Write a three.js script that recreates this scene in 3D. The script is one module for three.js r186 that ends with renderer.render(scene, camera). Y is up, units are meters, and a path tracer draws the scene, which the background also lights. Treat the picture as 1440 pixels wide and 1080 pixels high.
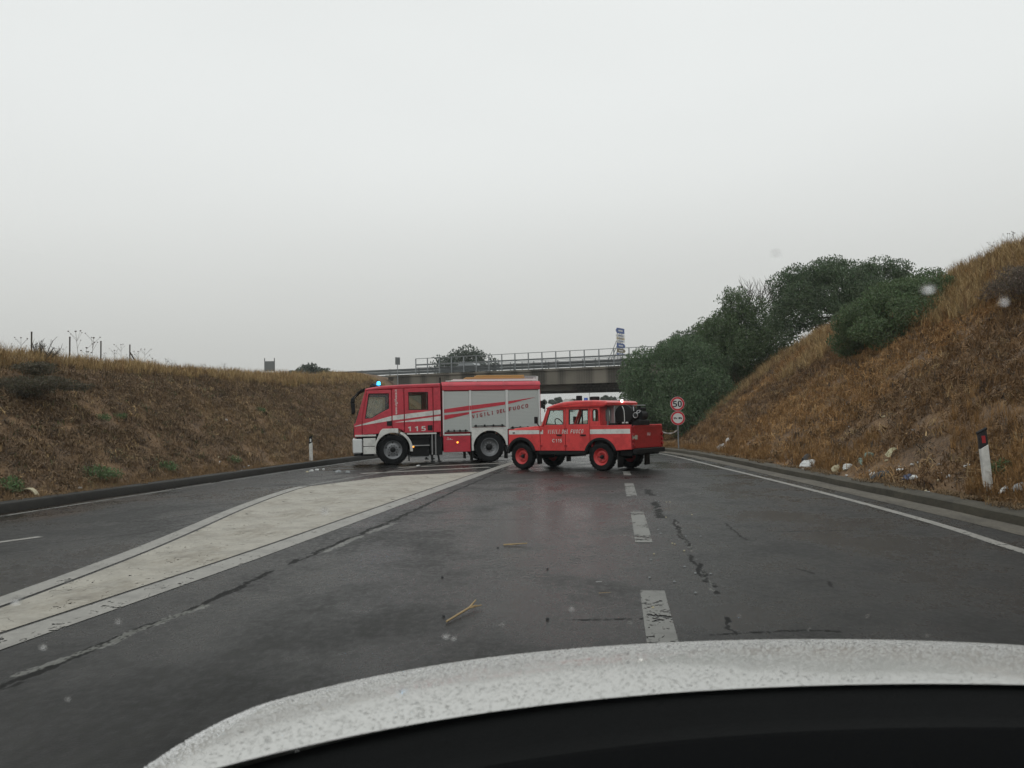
import * as THREE from 'three';
import { FontLoader } from 'three/addons/loaders/FontLoader.js';
import { TextGeometry } from 'three/addons/geometries/TextGeometry.js';
import { RoundedBoxGeometry } from 'three/addons/geometries/RoundedBoxGeometry.js';
import { mergeGeometries, mergeVertices, toCreasedNormals } from 'three/addons/utils/BufferGeometryUtils.js';

// ------------------------------------------------------------------ camera, sky, sun, exposure
const scene = new THREE.Scene();
const PITCH = 0.05054, ROLL = 0.02188, FOCAL = 1117, EYE = 1.331;
const camera = new THREE.PerspectiveCamera(2 * Math.atan(540 / FOCAL) * 180 / Math.PI, 4 / 3, 0.03, 2500);
camera.position.set(0, EYE, 0);
camera.rotation.set(PITCH, 0, -ROLL);
camera.focus = 24;
camera.userData.fStop = 8;
camera.updateMatrixWorld();

const smooth = (a, b, x) => { const t = Math.min(1, Math.max(0, (x - a) / (b - a))); return t * t * (3 - 2 * t); };
const lerp = (a, b, t) => a + (b - a) * t;
function rng(seed) { let a = seed >>> 0; return () => { a = (a + 0x6D2B79F5) | 0; let t = Math.imul(a ^ (a >>> 15), 1 | a); t = (t + Math.imul(t ^ (t >>> 7), 61 | t)) ^ t; return ((t ^ (t >>> 14)) >>> 0) / 4294967296; }; }
const LAT = (() => { const r = rng(77), a = new Float32Array(65536); for (let i = 0; i < 65536; i++) a[i] = r(); return a; })();
// value noise; with a period (power of two) it tiles
function vnoise(x, y, per = 256) {
  const xi = Math.floor(x), yi = Math.floor(y), m = per - 1;
  let fx = x - xi, fy = y - yi; fx = fx * fx * (3 - 2 * fx); fy = fy * fy * (3 - 2 * fy);
  const x0 = xi & m, x1 = (xi + 1) & m, y0 = (yi & m) << 8, y1 = ((yi + 1) & m) << 8;
  const a = LAT[y0 | x0], b = LAT[y0 | x1], c = LAT[y1 | x0], d = LAT[y1 | x1];
  return a + (b - a) * fx + (c - a) * fy + (a - b - c + d) * fx * fy;
}
function fbm(x, y, oct = 4, per = 256) { let s = 0, a = 0.5, n = 0; for (let i = 0; i < oct; i++) { s += a * vnoise(x + i * 17.3, y + i * 9.1, per); n += a; a *= 0.5; x *= 2; y *= 2; if (per < 256) per *= 2; } return s / n; }

{ // overcast sky: an even grey layer, a little darker and warmer toward the horizon
  const w = 512, h = 256, data = new Float32Array(w * h * 4);
  for (let j = 0; j < h; j++) {
    const el = (j + 0.5) / h * Math.PI - Math.PI / 2, s = Math.max(0, Math.sin(el));
    for (let i = 0; i < w; i++) {
      const az = i / w;
      let l = 0.575 + 0.265 * smooth(0, 0.34, s) + 0.07 * s;
      l *= 1 + 0.10 * (fbm(az * 8, 3 + s * 5, 4, 8) - 0.5);
      if (el < 0) l = 0.50;
      const warm = 1 - smooth(0, 0.4, s);
      const k = (j * w + i) * 4;
      data[k] = l * (0.985 + 0.015 * warm); data[k + 1] = l * 0.995; data[k + 2] = l * (1.0 - 0.03 * warm); data[k + 3] = 1;
    }
  }
  const t = new THREE.DataTexture(data, w, h, THREE.RGBAFormat, THREE.FloatType);
  t.mapping = THREE.EquirectangularReflectionMapping; t.magFilter = THREE.LinearFilter; t.needsUpdate = true;
  scene.background = t; scene.environment = t;
}
const sun = new THREE.DirectionalLight(new THREE.Color(1, 0.97, 0.93), 0.5);
sun.position.set(-14, 40, 10); sun.target.position.set(0, 0, -20);
sun.castShadow = true; sun.shadow.radius = 70; sun.shadow.mapSize.set(2048, 2048);
Object.assign(sun.shadow.camera, { left: -50, right: 50, top: 60, bottom: -60, near: 1, far: 200 });
scene.add(sun, sun.target);
scene.fog = new THREE.FogExp2(0xdfe3e4, 0.0005);

const renderer = new THREE.WebGLRenderer({ antialias: true });
renderer.setSize(1024, 768);
renderer.toneMapping = THREE.LinearToneMapping;
renderer.toneMappingExposure = 1;
renderer.shadowMap.enabled = true;

// ------------------------------------------------------------------ helpers
const taken = {};
const numbered = (n) => { const k = taken[n] = (taken[n] ?? -1) + 1; return k ? `${n}_${String(k).padStart(3, '0')}` : n; };
const lin = (r, g, b) => new THREE.Color().setRGB(r, g, b);
function mat(r, g, b, rough = 0.6, extra = {}) { return new THREE.MeshPhysicalMaterial({ color: lin(r, g, b), roughness: rough, ...extra }); }
function tag(o, label, category, group) { o.userData.label = label; o.userData.category = category; if (group) o.userData.group = group; return o; }
function thing(name, label, category, pos = [0, 0, 0], turn = 0, group) {
  const g = new THREE.Group(); g.name = numbered(name); g.position.set(...pos); g.rotation.y = turn; scene.add(g); return tag(g, label, category, group);
}
function part(parent, name, geo, m, label) { const o = new THREE.Mesh(geo, m); o.name = name; parent.add(o); if (label) o.userData.label = label; return o; }
function single(name, geo, m, label, category, group) { const o = new THREE.Mesh(geo, m); o.name = numbered(name); scene.add(o); return tag(o, label, category, group); }
function struct(name, geo, m) { const o = new THREE.Mesh(geo, m); o.name = numbered(name); o.userData.kind = 'structure'; scene.add(o); return o; }
function copyOf(src, base, label) { const c = src.clone(); c.name = numbered(base); scene.add(c); if (label) c.userData.label = label; return c; }
const merge = (l) => mergeGeometries(l.map((g) => { const q = g.index ? g.toNonIndexed() : g; for (const k of Object.keys(q.attributes)) if (!['position', 'normal', 'uv'].includes(k)) q.deleteAttribute(k); return q; }));
const bx = (x0, x1, y0, y1, z0, z1, r = 0) => { const w = Math.abs(x1 - x0), h = Math.abs(y1 - y0), d = Math.abs(z1 - z0); const g = r > 0 ? new RoundedBoxGeometry(w, h, d, 2, Math.min(r, w / 2.01, h / 2.01, d / 2.01)) : new THREE.BoxGeometry(w, h, d); return g.translate((x0 + x1) / 2, (y0 + y1) / 2, (z0 + z1) / 2); };
function bar(a, b, r, seg = 8, r2 = r) { // a round bar between two points
  const A = new THREE.Vector3(...a), B = new THREE.Vector3(...b), L = A.distanceTo(B);
  const g = new THREE.CylinderGeometry(r2, r, L, seg); g.translate(0, L / 2, 0);
  g.applyQuaternion(new THREE.Quaternion().setFromUnitVectors(new THREE.Vector3(0, 1, 0), B.clone().sub(A).normalize()));
  return g.translate(A.x, A.y, A.z);
}
const V2 = (l) => l.map(([x, y]) => new THREE.Vector2(x, y));
function ext(pts, z0, z1, { holes = [], bevel = 0 } = {}) { // a side-view outline (x, y) given thickness from z0 to z1
  const s = new THREE.Shape(V2(pts)); for (const h of holes) s.holes.push(new THREE.Path(V2(h)));
  const g = new THREE.ExtrudeGeometry(s, { depth: Math.abs(z1 - z0) - 2 * bevel, bevelEnabled: bevel > 0, bevelSize: bevel, bevelThickness: bevel, bevelOffset: -bevel, bevelSegments: 2, curveSegments: 12 });
  return g.translate(0, 0, Math.min(z0, z1) + bevel);
}
const arc = (cx, cy, r, a0, a1, n = 14) => Array.from({ length: n + 1 }, (_, i) => { const a = (a0 + (a1 - a0) * i / n) * Math.PI / 180; return [cx + r * Math.cos(a), cy + r * Math.sin(a)]; });
const ringSector = (cx, cy, r0, r1, a0, a1, n = 16) => [...arc(cx, cy, r1, a0, a1, n), ...arc(cx, cy, r0, a1, a0, n)];
function lathe(profile, seg = 28) { return new THREE.LatheGeometry(V2(profile), seg).rotateX(Math.PI / 2); } // axis along z
function dataTex(n, fn, { srgb = false, repeat } = {}) {
  const d = new Uint8Array(n * n * 4);
  for (let j = 0; j < n; j++) for (let i = 0; i < n; i++) { const c = fn(i / n, j / n), k = (j * n + i) * 4; if (typeof c === 'number') d[k] = d[k + 1] = d[k + 2] = Math.max(0, Math.min(255, c * 255)); else for (let q = 0; q < 3; q++) d[k + q] = Math.max(0, Math.min(255, c[q] * 255)); d[k + 3] = 255; }
  const t = new THREE.DataTexture(d, n, n); t.wrapS = t.wrapT = THREE.RepeatWrapping; t.magFilter = THREE.LinearFilter; t.minFilter = THREE.LinearMipmapLinearFilter; t.generateMipmaps = true;
  if (srgb) t.colorSpace = THREE.SRGBColorSpace; if (repeat) t.repeat.set(...repeat); t.needsUpdate = true; return t;
}
const s255 = (l) => (l <= 0.0031308 ? 12.92 * l : 1.055 * Math.pow(Math.max(l, 0), 1 / 2.4) - 0.055);
function planarUV(g, scale = 1, ax = 0, ay = 2) { const p = g.attributes.position, uv = new Float32Array(p.count * 2); for (let i = 0; i < p.count; i++) { uv[2 * i] = p.getComponent(i, ax) * scale; uv[2 * i + 1] = p.getComponent(i, ay) * scale; } g.setAttribute('uv', new THREE.BufferAttribute(uv, 2)); return g; }
// pixel of the 1440 x 1080 photograph -> direction (x, y, z) with z = -1
function pix(px, py) { const v = new THREE.Vector3((px - 720) / FOCAL, (540 - py) / FOCAL, -1).applyQuaternion(camera.quaternion); return v.multiplyScalar(-1 / v.z); }
const onGround = (px, py, y = 0) => { const v = pix(px, py), t = (y - EYE) / v.y; return [v.x * t, y, -t]; };
const atDepth = (px, py, d) => { const v = pix(px, py); return new THREE.Vector3(v.x * d, EYE + v.y * d, -d); };
const font = await new FontLoader().loadAsync('fonts/droid/droid_sans_bold.typeface.json');
const text = (s, size, depth = 0.004) => new TextGeometry(s, { font, size, depth, curveSegments: 3, bevelEnabled: false });

// ------------------------------------------------------------------ plan of the road and the banks (d = distance ahead)
function poly(pts) { return (d) => { if (d <= pts[0][0]) return pts[0][1]; for (let i = 1; i < pts.length; i++) if (d <= pts[i][0]) { const [a, x] = pts[i - 1], [b, y] = pts[i]; const t = (d - a) / (b - a); const m0 = i > 1 ? (y - pts[i - 2][1]) / (b - pts[i - 2][0]) : (y - x) / (b - a), m1 = i < pts.length - 1 ? (pts[i + 1][1] - x) / (pts[i + 1][0] - a) : (y - x) / (b - a), h = b - a; const t2 = t * t, t3 = t2 * t; return (2 * t3 - 3 * t2 + 1) * x + (t3 - 2 * t2 + t) * h * m0 + (-2 * t3 + 3 * t2) * y + (t3 - t2) * h * m1; } return pts[pts.length - 1][1]; }; }
const KR = poly([[-30, 4.3], [3, 5.42], [9.15, 5.86], [14.4, 6.14], [18.75, 6.34], [26.9, 6.66], [31, 6.72], [34.5, 6.45], [40, 5.9], [48, 5.4], [58, 5.2], [75, 5.6], [95, 7], [130, 10], [250, 22], [900, 60]]);
const KL = poly([[-30, -12], [3, -9.9], [12.9, -8.8], [19.2, -8.05], [25.6, -7.3], [32, -6.35], [43.5, -4.3], [55, -2.8], [75, -2], [95, -1], [130, 2], [250, 14], [900, 52]]);
const topL = poly([[-30, 3.2], [20, 3.25], [32, 3.45], [44, 3.95], [66, 5.4], [84, 6.9], [100, 7.0], [125, 2.2], [170, 3.4], [300, 5], [900, 9]]);
const topR = poly([[-30, 6.1], [24, 6.05], [30, 5.85], [42, 5.35], [56, 5.2], [74, 6.0], [90, 6.4], [118, 2.0], [170, 3.4], [300, 5], [900, 9]]);
const smin = (a, b, k) => { const h = Math.max(0, Math.min(1, 0.5 + 0.5 * (b - a) / k)); return b + (a - b) * h - k * h * (1 - h); };
function bankY(side, e, d) {
  const top = side > 0 ? topR(d) : topL(d), slope = (side > 0 ? 0.76 : 0.70) * lerp(1, 0.3, smooth(100, 125, d));
  const toe = 0.5 + (side > 0 ? smooth(25, 62, d) * 5.5 : smooth(50, 78, d) * 3.0);
  let h = Math.max(smin(slope * (e - toe), top, 0.8), Math.min(0, e - toe) * 0.04) + 0.14;
  const rough = smooth(0.35, 1.2, e) * (1 - smooth(60, 120, d) * 0.5);
  const X = side * e + 40, D = d + 60;
  h += rough * (0.26 * (fbm(X * 0.33, D * 0.33, 3) - 0.5) + 0.16 * (fbm(X * 1.4 + 5, D * 1.2, 3) - 0.5) + 0.07 * (vnoise(X * 4.1, D * 3.9) - 0.5) * (1 - smooth(30, 60, d)));
  return h;
}
const bankPoint = (side, e, d) => new THREE.Vector3((side > 0 ? KR(d) + e : KL(d) - e), bankY(side, e, d), -d);
function bankHit(side, px, py) { // where the sight line meets the bank
  const v = pix(px, py);
  for (let d = 3; d < 140; d += 0.05) { const x = v.x * d, y = EYE + v.y * d, e = side > 0 ? x - KR(d) : KL(d) - x; if (e > 0.3 && y <= bankY(side, e, d)) return new THREE.Vector3(x, bankY(side, e, d), -d); }
  return null;
}
function bankAt(side, px, e) { // the point of the bank at distance e from the kerb in that column of the picture
  const v = pix(px, 580); let best = 20, err = 1e9;
  for (let d = 4; d < 120; d += 0.05) { const q = Math.abs((side > 0 ? v.x * d - KR(d) : KL(d) - v.x * d) - e); if (q < err) { err = q; best = d; } }
  return bankPoint(side, e, best);
}

// ------------------------------------------------------------------ textures
const soilTex = dataTex(1024, (u, v) => {
  const a = fbm(u * 8, v * 8, 5, 8), b = fbm(u * 64 + 3, v * 64, 3, 64), c = vnoise(u * 256, v * 256, 256), st = fbm(u * 32 + 9, v * 128, 3, 32);
  const k = 0.55 + 0.9 * (b - 0.5) + 0.5 * (c - 0.5) + 0.6 * (st - 0.5), m = smooth(0.35, 0.65, a);
  return [s255(lerp(0.135, 0.185, m) * (0.5 + 0.9 * k)), s255(lerp(0.088, 0.115, m) * (0.5 + 0.9 * k)), s255(lerp(0.053, 0.060, m) * (0.5 + 0.9 * k))];
}, { srgb: true });
const soilBump = dataTex(512, (u, v) => 0.6 * fbm(u * 32, v * 32, 4, 32) + 0.4 * vnoise(u * 128, v * 128, 128));
const grit = dataTex(1024, (u, v) => 0.55 * vnoise(u * 256, v * 256, 256) + 0.45 * LAT[((Math.floor(v * 1024) & 255) << 8) | (Math.floor(u * 1024) & 255)]);
const concreteTex = dataTex(512, (u, v) => { const a = fbm(u * 4, v * 4, 5, 4), b = fbm(u * 32, v * 32, 3, 32), k = 0.62 + 0.55 * (a - 0.5) + 0.45 * (b - 0.5); return [s255(0.23 * k), s255(0.215 * k), s255(0.185 * k)]; }, { srgb: true });
const stainTex = dataTex(512, (u, v) => { const a = fbm(u * 4, v * 4, 5, 4), b = fbm(u * 32, v * 1, 4, 1), c = vnoise(u * 8, 3.5, 8), k = 0.95 + 0.6 * (a - 0.5) - 0.95 * smooth(0.45, 0.72, b * 0.6 + c * 0.4); return [s255(0.30 * k), s255(0.285 * k), s255(0.25 * k)]; }, { srgb: true });

// road: one colour map and one wetness map over 22 m x 44 m, fine grain on top
const RW = 2048, RH = 2048, RX0 = -12, RXW = 22, RD0 = 2, RDW = 44;
const roadCol = new Float32Array(RW * RH), roadRough = new Float32Array(RW * RH), roadTint = new Float32Array(RW * RH);
{
  const g = rng(5);
  for (let j = 0; j < RH; j++) for (let i = 0; i < RW; i++) {
    const x = RX0 + (i + 0.5) / RW * RXW, d = RD0 + (j + 0.5) / RH * RDW;
    const dir = x - 0.1 * d;                                        // along the lanes
    const lane = fbm(dir * 1.1 + 40, d * 0.10, 4), patch = fbm(x * 0.45 + 9, d * 0.30, 4), fine = g(), mid = fbm(x * 9, d * 6, 2), blot = fbm(x * 1.8 + 70, d * 1.0 + 20, 4);
    const mid2 = vnoise(x * 26 + 3, d * 20); let c = 0.022 * Math.max(0.2, 0.80 + 0.6 * (patch - 0.5) + 0.5 * (lane - 0.5) + 1.3 * (fine - 0.5) + 0.6 * (mid - 0.5) + 0.7 * (mid2 - 0.5));
    if (blot < 0.40) c *= 1 - 1.6 * (0.40 - blot);
    if (x < KL(d) + 6) c *= 1.05;
    const k = j * RW + i;
    roadCol[k] = c;
    const film = smooth(0.36, 0.66, 0.55 * patch + 0.45 * fbm(x * 1.3 + 31, d * 1.1 + 8, 4) + 0.10 * (mid - 0.5)); roadRough[k] = lerp(0.17, 0.48, film) + 0.30 * (lane - 0.5) + 0.22 * (fine - 0.5) + 0.22 * (mid2 - 0.5);
    const kl = x - KL(d); if (kl < 1.6) roadTint[k] = smooth(0.45, 0.75, fbm(x * 2, d * 0.5, 4) + 0.35 * (1 - kl / 1.6)) * smooth(24, 12, d);
  }
  const stamp = (x, d, r, fn) => { const ci = (x - RX0) / RXW * RW, cj = (d - RD0) / RDW * RH, ri = r / RXW * RW, rj = r / RDW * RH; for (let j = Math.max(0, Math.floor(cj - rj)); j <= Math.min(RH - 1, cj + rj); j++) for (let i = Math.max(0, Math.floor(ci - ri)); i <= Math.min(RW - 1, ci + ri); i++) fn(j * RW + i, g()); };
  const walk = (pts, r, rag, fn) => { for (let q = 1; q < pts.length; q++) { const [a, b] = pts[q - 1], [c, d] = pts[q], L = Math.hypot(c - a, d - b), n = Math.ceil(L / 0.02); for (let i = 0; i < n; i++) { const t = i / n, x = lerp(a, c, t), y = lerp(b, d, t), w = rag * 0.35 * (fbm(x * 2 + y * 1.3, y * 2, 3) - 0.5) + rag * 0.55 * (fbm(x * 9 + rag * 77, y * 7 + rag * 31, 3) - 0.5); if (fbm(y * 2.7 + rag * 50, x * 2.9 + 3, 3) > 0.37) stamp(x + w, y, r * (0.3 + 0.9 * g()), fn); } } };
  const P = (l) => l.map(([px, py]) => { const q = onGround(px, py); return [q[0], -q[2]]; });
  const dark = (k, q = 0) => { if (q < 0.8) { roadCol[k] = Math.min(roadCol[k], 0.010 + 0.012 * q); roadRough[k] = 0.8; } };
  const pale = (k, r) => { if (r > 0.45) roadCol[k] = 0.10 + 0.07 * r; };
  // the seam between the two carriageway layers, with remnants of an old line
  const seam = P([[0, 968], [120, 915], [280, 852], [400, 795], [560, 728], [640, 690], [712, 659]]);
  walk(seam, 0.022, 0.12, dark); walk(seam.map(([x, d]) => [x + 0.03, d]), 0.012, 0.16, dark);
  walk(P([[20, 950], [150, 905], [290, 850]]), 0.03, 0.15, pale); walk(P([[455, 776], [510, 753], [560, 734]]), 0.04, 0.12, pale);
  // ragged crack and crumbling along the dashed line
  const crack = P([[1030, 890], [1018, 858], [990, 815], [975, 790], [955, 748], [945, 730]]);
  for (const o of [0, 0.025]) walk(crack.map(([x, d]) => [x + o, d]), 0.012, 0.16 + o, dark);
  walk(crack.map(([x, d]) => [x + 0.03, d]), 0.004, 0.2, pale);
  walk(P([[930, 728], [926, 715], [918, 700], [910, 688]]), 0.05, 0.3, (k, r) => (r > 0.5 ? dark(k) : pale(k, r)));
  for (const l of [[[620, 731], [690, 731], [762, 731]], [[768, 729], [800, 727]], [[800, 872], [905, 870], [925, 868], [932, 868]], [[1120, 800], [1160, 812], [1180, 840]], [[1020, 736], [1050, 760]], [[1080, 748], [1240, 745]], [[1000, 893], [1130, 886], [1250, 892]], [[60, 765], [200, 750], [330, 724]], [[90, 735], [210, 733], [330, 716]]]) walk(P(l), 0.008, 0.12, dark);
  // damp mud and tyre-borne dirt left of the island
  for (let q = 0; q < 260; q++) { const p = P([[300 + g() * 120, 690 + g() * 22]])[0]; stamp(p[0], p[1], 0.02 + 0.03 * g(), (k) => { roadCol[k] *= 0.6; roadTint[k] = 0.8; }); }
}
function roadTexture(fn, srgb) { const d = new Uint8Array(RW * RH * 4); for (let k = 0; k < RW * RH; k++) { const c = fn(k); d[4 * k] = Math.min(255, Math.max(0, c[0] * 255)); d[4 * k + 1] = Math.min(255, Math.max(0, c[1] * 255)); d[4 * k + 2] = Math.min(255, Math.max(0, c[2] * 255)); d[4 * k + 3] = 255; } const t = new THREE.DataTexture(d, RW, RH); t.wrapS = t.wrapT = THREE.RepeatWrapping; t.magFilter = THREE.LinearFilter; t.minFilter = THREE.LinearMipmapLinearFilter; t.generateMipmaps = true; if (srgb) t.colorSpace = THREE.SRGBColorSpace; t.needsUpdate = true; return t; }
const roadMap = roadTexture((k) => { const c = roadCol[k], t = roadTint[k]; return [s255(c * (0.99 + 0.9 * t)), s255(c * (1.0 + 0.25 * t)), s255(c * (0.92 - 0.15 * t))]; }, true);
const roadRoughMap = roadTexture((k) => [0, roadRough[k], 0], false);
const gritRoad = grit.clone(); gritRoad.repeat.set(RXW / 1.5, RDW / 1.5); gritRoad.needsUpdate = true;
const M = {};
M.road = new THREE.MeshPhysicalMaterial({ color: 0xffffff, map: roadMap, roughness: 1, roughnessMap: roadRoughMap, specularIntensity: 0.42, bumpMap: gritRoad, bumpScale: 0.0022 });
M.soil = new THREE.MeshStandardMaterial({ map: soilTex, roughness: 0.95, bumpMap: soilBump, bumpScale: 0.03 });
M.concrete = new THREE.MeshStandardMaterial({ map: concreteTex, color: lin(0.75, 0.72, 0.66), roughness: 0.75, bumpMap: grit, bumpScale: 0.003 });
M.kerbDark = new THREE.MeshStandardMaterial({ map: concreteTex, color: lin(0.10, 0.10, 0.088), roughness: 0.7, bumpMap: grit, bumpScale: 0.003 });
M.kerbGrey = new THREE.MeshStandardMaterial({ map: concreteTex, color: lin(0.46, 0.44, 0.36), roughness: 0.75, bumpMap: grit, bumpScale: 0.003 });
M.bridge = new THREE.MeshStandardMaterial({ map: stainTex, color: lin(0.62, 0.60, 0.56), roughness: 0.9 });
M.galv = mat(0.24, 0.26, 0.27, 0.5, { metalness: 0.3 });
M.rail = mat(0.16, 0.175, 0.18, 0.6, { metalness: 0.2 });
// worn road paint: opaque paint film with chips
function chipTex(seed, wear, dirty) { const n = 512, d = new Uint8Array(n * n * 4); for (let j = 0; j < n; j++) for (let i = 0; i < n; i++) { const u = i / n, v = j / n, k = (j * n + i) * 4; const a = fbm(u * 8 + seed, v * 8, 5, 8), b = fbm(u * 64, v * 64 + seed, 3, 64), crk = Math.abs(fbm(u * 4 + seed, v * 4 + 2, 4, 4) - 0.5); const gone = a * 0.6 + b * 0.4 > wear || crk < 0.0016; const l = 0.44 * (0.75 + 0.5 * (a - 0.3) + 0.3 * (b - 0.5)); const dirt = dirty ? smooth(0.38, 0.70, 0.75 * fbm(u * 4 + 11, v * 2 + seed, 5, 2) + 0.25 * fbm(u * 32, v * 32, 3, 32)) : 0, q = 1 - 0.34 * dirt; d[k] = s255(l * q) * 255; d[k + 1] = s255(l * 0.985 * q * (1 - 0.04 * dirt)) * 255; d[k + 2] = s255(l * 0.91 * q * (1 - 0.10 * dirt)) * 255; d[k + 3] = gone ? 0 : 255; } const t = new THREE.DataTexture(d, n, n); t.wrapS = t.wrapT = THREE.RepeatWrapping; t.magFilter = THREE.LinearFilter; t.colorSpace = THREE.SRGBColorSpace; t.needsUpdate = true; return t; }
M.paint = new THREE.MeshStandardMaterial({ map: chipTex(1.7, 0.69), alphaTest: 0.5, color: lin(0.76, 0.75, 0.74), roughness: 0.5, bumpMap: grit, bumpScale: 0.002 });
M.paintWorn = new THREE.MeshStandardMaterial({ map: chipTex(6.1, 0.62), alphaTest: 0.5, roughness: 0.5, color: lin(0.52, 0.53, 0.53), bumpMap: grit, bumpScale: 0.002 });
M.island = new THREE.MeshStandardMaterial({ map: chipTex(3.3, 0.735, true), alphaTest: 0.5, color: lin(0.96, 0.92, 0.85), roughness: 0.55, bumpMap: grit, bumpScale: 0.003 });

// ------------------------------------------------------------------ road, kerbs, banks
function sheet(rows, uvOf) { // rows of points -> one smooth sheet
  const n = rows[0].length, pos = [], uv = [], idx = [];
  rows.forEach((r) => r.forEach((p) => { pos.push(p[0], p[1], p[2]); const q = uvOf(p); uv.push(q[0], q[1]); }));
  for (let j = 0; j + 1 < rows.length; j++) for (let i = 0; i + 1 < n; i++) { const a = j * n + i, b = a + 1, c = a + n, e = c + 1; idx.push(a, b, c, b, e, c); }
  const g = new THREE.BufferGeometry(); g.setAttribute('position', new THREE.Float32BufferAttribute(pos, 3)); g.setAttribute('uv', new THREE.Float32BufferAttribute(uv, 2)); g.setIndex(idx); g.computeVertexNormals(); return g;
}
const dSteps = []; for (let d = -25, s; d < 900; d += s) { dSteps.push(d); s = d < 2 ? 1 : d < 40 ? 0.22 : d < 60 ? 0.4 : d < 110 ? 0.8 : d * 0.05; } dSteps.push(900);
const roadSteps = []; for (let d = -25, s; d < 900; d += s) { roadSteps.push(d); s = d < 110 ? 1 : d * 0.08; } roadSteps.push(900);
const road = struct('road', sheet(roadSteps.map((d) => { const a = KL(d), b = KR(d); return Array.from({ length: 5 }, (_, i) => [lerp(a, b, i / 4), 0, -d]); }), (p) => [(p[0] - RX0) / RXW, (-p[2] - RD0) / RDW]), M.road);
const eSteps = []; for (let e = 0.24, s; e < 420; e += s) { eSteps.push(e); s = e < 1 ? 0.12 : e < 14 ? 0.22 : e < 22 ? 0.5 : e * 0.15; } eSteps.push(420);
for (const side of [1, -1]) struct('bank', sheet(dSteps.map((d) => { const l = eSteps.map((e) => { const p = bankPoint(side, e, d); return [p.x, p.y, p.z]; }); return side > 0 ? l : l.reverse(); }), (p) => [p[0] / 3.1, (p[2] * 0.9 + p[1] * 0.8) / 3.1]), M.soil);
function kerbRun(name, K, side, prof, m, d0, d1) { // a kerb: its profile [offset, height] carried along the edge of the road
  const rows = []; for (let d = d0; d <= d1; d += 0.5) { const r = prof.map(([e, y]) => [K(d) + side * (e + 0.02 * (vnoise(d * 0.8, e * 3) - 0.5)), y + (y > 0.03 ? 0.012 * (vnoise(d * 1.3, e * 5 + 7) - 0.5) : 0), -d]); rows.push(side > 0 ? r : r.reverse()); }
  const g = sheet(rows, (p) => [p[0] * 1.1 + p[1], p[2] * 0.5]); return struct(name, toCreasedNormals(g, 0.7), m);
}
kerbRun('kerb', KR, 1, [[0, -0.02], [0.01, 0.13], [0.03, 0.145], [0.28, 0.165], [0.31, 0.15], [0.32, 0.02]], M.kerbGrey, -20, 100);
kerbRun('gutter', KR, 1, [[-0.34, 0.004], [-0.30, 0.028], [-0.04, 0.034], [-0.02, 0.003]], M.concrete, -20, 60);
kerbRun('kerb', KL, -1, [[0, -0.02], [0.01, 0.14], [0.03, 0.165], [0.25, 0.18], [0.29, 0.15], [0.30, 0.02]], M.kerbDark, -20, 100);
// grit, leaves and silt pieces that break the clean edge of the kerb on the right
// painted lines: ribbons a few millimetres above the asphalt, parts of the road
function ribbon(pts, w, y = 0.004) { const rows = []; for (let i = 0; i < pts.length; i++) { const a = pts[Math.max(0, i - 1)], b = pts[Math.min(pts.length - 1, i + 1)], L = Math.hypot(b[0] - a[0], b[1] - a[1]), nx = (b[1] - a[1]) / L, nz = -(b[0] - a[0]) / L; rows.push([[pts[i][0] - nx * w / 2, y, -(pts[i][1] - nz * w / 2)], [pts[i][0] + nx * w / 2, y, -(pts[i][1] + nz * w / 2)]]); } return sheet(rows, (p) => [p[0] * 0.5, p[2] * 0.5]); }
function flatPoly(pts, y = 0.004) { const g = new THREE.ShapeGeometry(new THREE.Shape(V2(pts))); g.rotateX(-Math.PI / 2).translate(0, y, 0); return planarUV(g, 0.5); }
const sample = (f, a, b, n) => Array.from({ length: n + 1 }, (_, i) => { const d = lerp(a, b, i / n); return [f(d), d]; });
const edgeR = poly([[-20, 3.5], [3, 4.45], [7.67, 4.87], [9.57, 5.13], [12.6, 5.36], [16.5, 5.55], [23.1, 5.78], [29, 6.0], [33, 5.95], [40, 5.3], [60, 4.6]]);
part(road, 'edge_line', ribbon(sample(edgeR, -15, 60, 90), 0.13), M.paint);
part(road, 'edge_line', ribbon(sample((d) => KL(d) + 0.32, -15, 60, 90), 0.11), M.paintWorn);
const dashX = poly([[0, 0.25], [5.6, 0.97], [8.8, 1.41], [11.8, 1.80], [14.3, 2.10], [17.2, 2.47], [21.4, 3.0], [40, 4.6]]);
for (const [a, b] of [[3.3, 6.31], [8.8, 11.77], [14.25, 17.2], [19.8, 21.4], [25, 28]]) part(road, 'lane_dash', ribbon(sample(dashX, a, b, 6), 0.19), M.paintWorn);
{ const a = onGround(-40, 768), b = onGround(57, 755); part(road, 'lane_dash', ribbon([[a[0] - 3, -a[2] - 2.2], [a[0], -a[2]], [b[0], -b[2]]], 0.14), M.paint); }
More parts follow.
